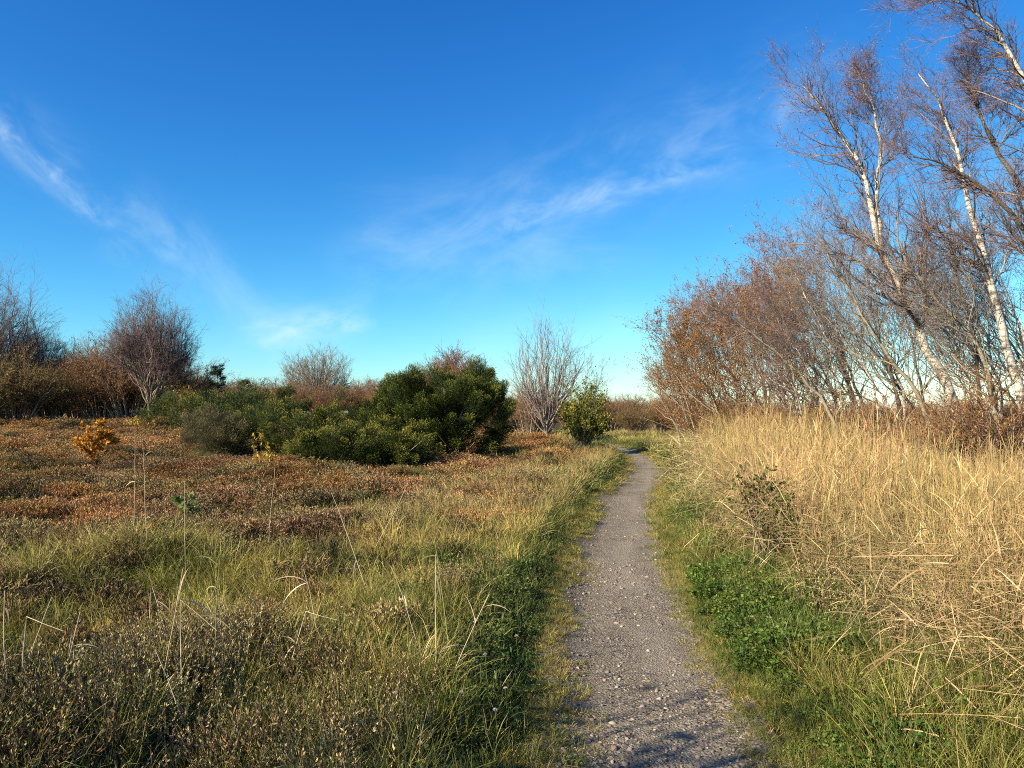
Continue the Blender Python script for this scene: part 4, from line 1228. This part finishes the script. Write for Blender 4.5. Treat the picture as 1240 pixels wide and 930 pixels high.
pine(ground_at(263, 62), 4.4, r, 'dark green pine on the skyline left of the junipers')
pine(ground_at(296, 70), 3.7, r, 'smaller dark conifer tip just right of the pine')
for px, d, rx, h, mt, lab in ((213, 50, 1.9, 1.9, M_GORSE, 'bright green gorse like bush at the right foot of the purple birch'), (245, 44, 1.5, 2.0, M_JUNIPER, 'dark green bush left behind the dull olive bush'),
                              (285, 40, 2.2, 2.3, M_JUNIPER, 'dark green juniper on the left below the pine'), (310, 46, 2.2, 2.6, M_JUNIPER, 'dark juniper right of the pine behind the thicket')):
    lm = dome_lumps(r, 0, 0, rx, rx * .8, h, 56, .34, .1, 1)
    t = conifer_mass('evergreen_bush', ground_at(px, d), lm, r, mt, per=56, leaf=.12); tag(t, lab, 'bush')
t = twig_dome('autumn_bush', ground_at(222, 53), 1.3, 1.0, 2.7, r, M_LIMB, M_TWIG_BROWN, 16, 6, 4, leaves=500, leaf_mat=M_ORANGE, leaf=.16)
tag(t, 'small tree with thin orange leaves behind the gorse like bush', 'tree')

# --- small coloured shrubs and saplings on the heath
def sapling(name, px, d, w, h, mat, n, leaf, lab, stems=9):
    t = twig_dome(name, ground_at(px, d), w, w, h, r, M_LIMB, M_TWIG_BROWN, stems, 5, 3, twig_r=.003, leaves=n, leaf_mat=mat, leaf=leaf, spread=.85)
    return tag(t, lab, 'shrub')


sapling('orange_shrub', 108, 19.3, .55, 1.2, M_ORANGE, 1700, .085, 'knee high shrub with bright orange leaves on the left heath')
sapling('orange_shrub', 142, 19.8, .35, .55, M_ORANGE, 130, .06, 'low sparse orange shrub just right of the bright orange one')
sapling('orange_shrub', 2, 17.5, .3, .6, M_ORANGE, 160, .06, 'orange shrub cut by the left edge of the view')
sapling('yellow_shrub', 318, 19.5, .32, .85, M_YELLOW, 240, .065, 'small yellow leafed sapling in front of the junipers', 6)
sapling('yellow_shrub', 172, 47, .9, .9, M_YELLOW, 260, .12, 'pale yellow shrub at the foot of the tall purple birch')
sapling('green_sapling', 226, 10.3, .17, .52, M_SAPLING, 90, .085, 'bright green sapling among the brown heather on the left', 5)
sapling('yellow_shrub', 6, 11.5, .2, .35, M_YELLOW, 60, .06, 'tiny yellow leafed sprig at the left edge')
sapling('leafy_weed', 925, 8.0, .30, .95, M_GORSE, 900, .045, 'dark green bushy weed standing at the front edge of the reeds', 26)
sapling('leafy_weed', 815, 19.5, .35, .8, M_GORSE, 300, .06, 'green weed clump at the left corner of the reed bed', 8)

# --- two unseen bushes added outside the view to shade the lower path and heath
t = twig_dome('bare_bush', (-3.5, 1.0, float(H(-3.5, 1.0))), 1.0, 1.0, 3.3, r, M_LIMB, M_TWIG_BROWN, 14, 6, 4, twig_r=.004, leaves=800, leaf_mat=M_OLIVE, leaf=.06)
tag(t, 'unseen half leafless bush added left of the view to cast shade', 'bush')
t = twig_dome('bare_bush', (-5.0, 2.3, float(H(-5, 2.3))), .7, .7, 1.75, r, M_LIMB, M_TWIG_BROWN, 22, 8, 5, twig_r=.004, leaves=1800, leaf_mat=M_OLIVE, leaf=.06)
tag(t, 'unseen low leafy bush added left of the view for its shade', 'bush')

# --- single dry reed stems standing on the heath
def dry_reed(px, d, h, lab, lean_=(0, 0), fold=None, leaves=3, mat=M_STRAW, seed=0, rad=.0036):
    q = np.random.default_rng(seed)
    g = ground_at(px, d); root = empty('dry_reed', g)
    P = [np.array([0, 0, -.03])]; dd = np.array([lean_[0], lean_[1], 1.0]); dd /= np.linalg.norm(dd)
    for i in range(7):
        if fold and i == fold[0]:
            dd = np.array(fold[1], float); dd /= np.linalg.norm(dd)
        P.append(P[-1] + dd * h / 7); dd = nrm(dd + q.normal(0, .03, 3))
    P = np.array(P)[None]; st = MB(); tubes(st, P, np.linspace(rad, rad * .5, 8)[None], 5, q.uniform(.5, 1)); st.build('stem', mat, root)
    for k in range(leaves):
        i = q.integers(2, 7); d0 = nrm(P[0, i] - P[0, i - 1] + q.normal(0, .7, 3))[None]
        pts = [P[:, i]]; dv = d0
        ln = q.uniform(.10, .26)
        for j in range(5):
            pts.append(pts[-1] + dv * ln / 5); dv = nrm(dv + np.array([[0, 0, -.25]]))
        lb = MB(); ribbons(lb, np.stack(pts, 1), np.array([[.0022, .0038, .004, .0032, .002, .0004]]), np.cross(dv, q.normal(size=(1, 3))), q.uniform(.3, 1)); lb.build('leaf', mat, root)
    return tag(root, lab, 'reed', 'single dry reeds standing on the near heath')


ds = [(22, 3.75, .42, 'pale broken reed at the bottom left corner, leftmost of its cluster', (-.12, 0), None, 1), (34, 3.7, .48, 'pale reed bent over at its tip in the bottom left corner', (.05, 0), (5, (1, 0, -.4)), 1),
      (30, 3.78, .40, 'thin pale reed leaning right in the bottom left corner', (.22, 0), None, 0), (99, 3.8, .40, 'pale reed snapped at the top, right of the bottom left cluster', (-.04, 0), (5, (-.15, 0, -1)), 2),
      (82, 3.85, .34, 'short thin reed beside the snapped one at the lower left', (.12, 0), None, 1), (228, 3.9, .62, 'tall snapped reed with a hanging pale leaf at the lower left', (-.06, 0), (5, (.9, 0, -.7)), 3),
      (200, 4.0, .52, 'thin brownish reed beside the tall snapped one', (.12, 0), None, 1), (246, 3.65, .40, 'pale reed slanting right at the bottom, right of the snapped one', (-.42, 0), None, 0),
      (262, 4.2, .60, 'half green reed standing upright left of centre at the bottom', (.0, 0), None, 3), (184, 5.2, .62, 'bent pale reed with a folded leaf on the left', (.02, 0), (4, (.3, 0, -.9)), 3),
      (165, 8.3, .95, 'tall feathery pale reed with hanging leaves far left on the heath', (0, 0), None, 5), (180, 7.6, .78, 'pale reed right of the tall feathery one', (-.02, 0), None, 3),
      (228, 6.8, .72, 'straight thin brown reed on the left heath', (0, 0), None, 1), (327, 8.2, .85, 'long thin reed standing straight left of centre', (0, 0), None, 2),
      (455, 6.2, .75, 'long straw reed leaning left near the centre of the heath', (-.35, 0), None, 1), (445, 8.3, .75, 'straw reed leaning right further back', (.45, 0), None, 1),
      (528, 4.55, .60, 'leafy straw reed nearest the dark verge', (.04, 0), None, 6), (540, 4.5, .48, 'leaning straw reed beside the leafy one', (.35, 0), None, 5), (546, 4.8, .66, 'tall half dry reed behind the leafy one', (-.05, 0), None, 5),
      (515, 5.0, .5, 'short straw reed left of the leafy one', (-.3, 0), None, 4), (345, 4.5, .5, 'dry grass stem bending right in the lower middle left', (.3, 0), (5, (1, 0, -.3)), 2), (395, 4.9, .45, 'small reed with one broad leaf in the lower middle left', (-.2, 0), None, 3)]
for i, (px, d, h, lab, ln, fo, nl) in enumerate(ds):
    dry_reed(px, d, h * 1.35, lab, ln, fo, nl, M_STRAW_GREEN if 'half' in lab else M_STRAW, 100 + i)

# --- pale flower heads in the dark verge
for i, (px, d, h, lab) in enumerate([(588, 4.3, .30, 'pale pink flower head, uppermost in the dark left verge'), (560, 3.9, .24, 'pink flower head at the left side of the dark verge'), (612, 4.1, .2, 'whitish flower head close to the mossy path edge'),
                                     (600, 3.75, .22, 'whitish flower head low in the dark verge'), (480, 3.9, .22, 'pale pink flower head left of the dark verge near the bottom'), (625, 5.0, .22, 'small white flower head by the path edge further up')]):
    g = ground_at(px, d); root = empty('wild_flower', g)
    st = MB(); tubes(st, np.array([[(0, 0, -.02), (.01, 0, h * .5), (.0, .01, h)]]), np.full((1, 3), .0012), 4, .5); st.build('stem', M_STEMG, root)
    fl = MB(); dd = rdir(60, r); dd[:, 2] = np.abs(dd[:, 2]); kites(fl, np.tile((0, .01, h), (60, 1)), dd, .013, .0028, r.uniform(0, 1, 60), r=r); fl.build('flower_head', M_FLOWER, root)
    tag(root, lab, 'flower', 'pale flower heads in the left verge')
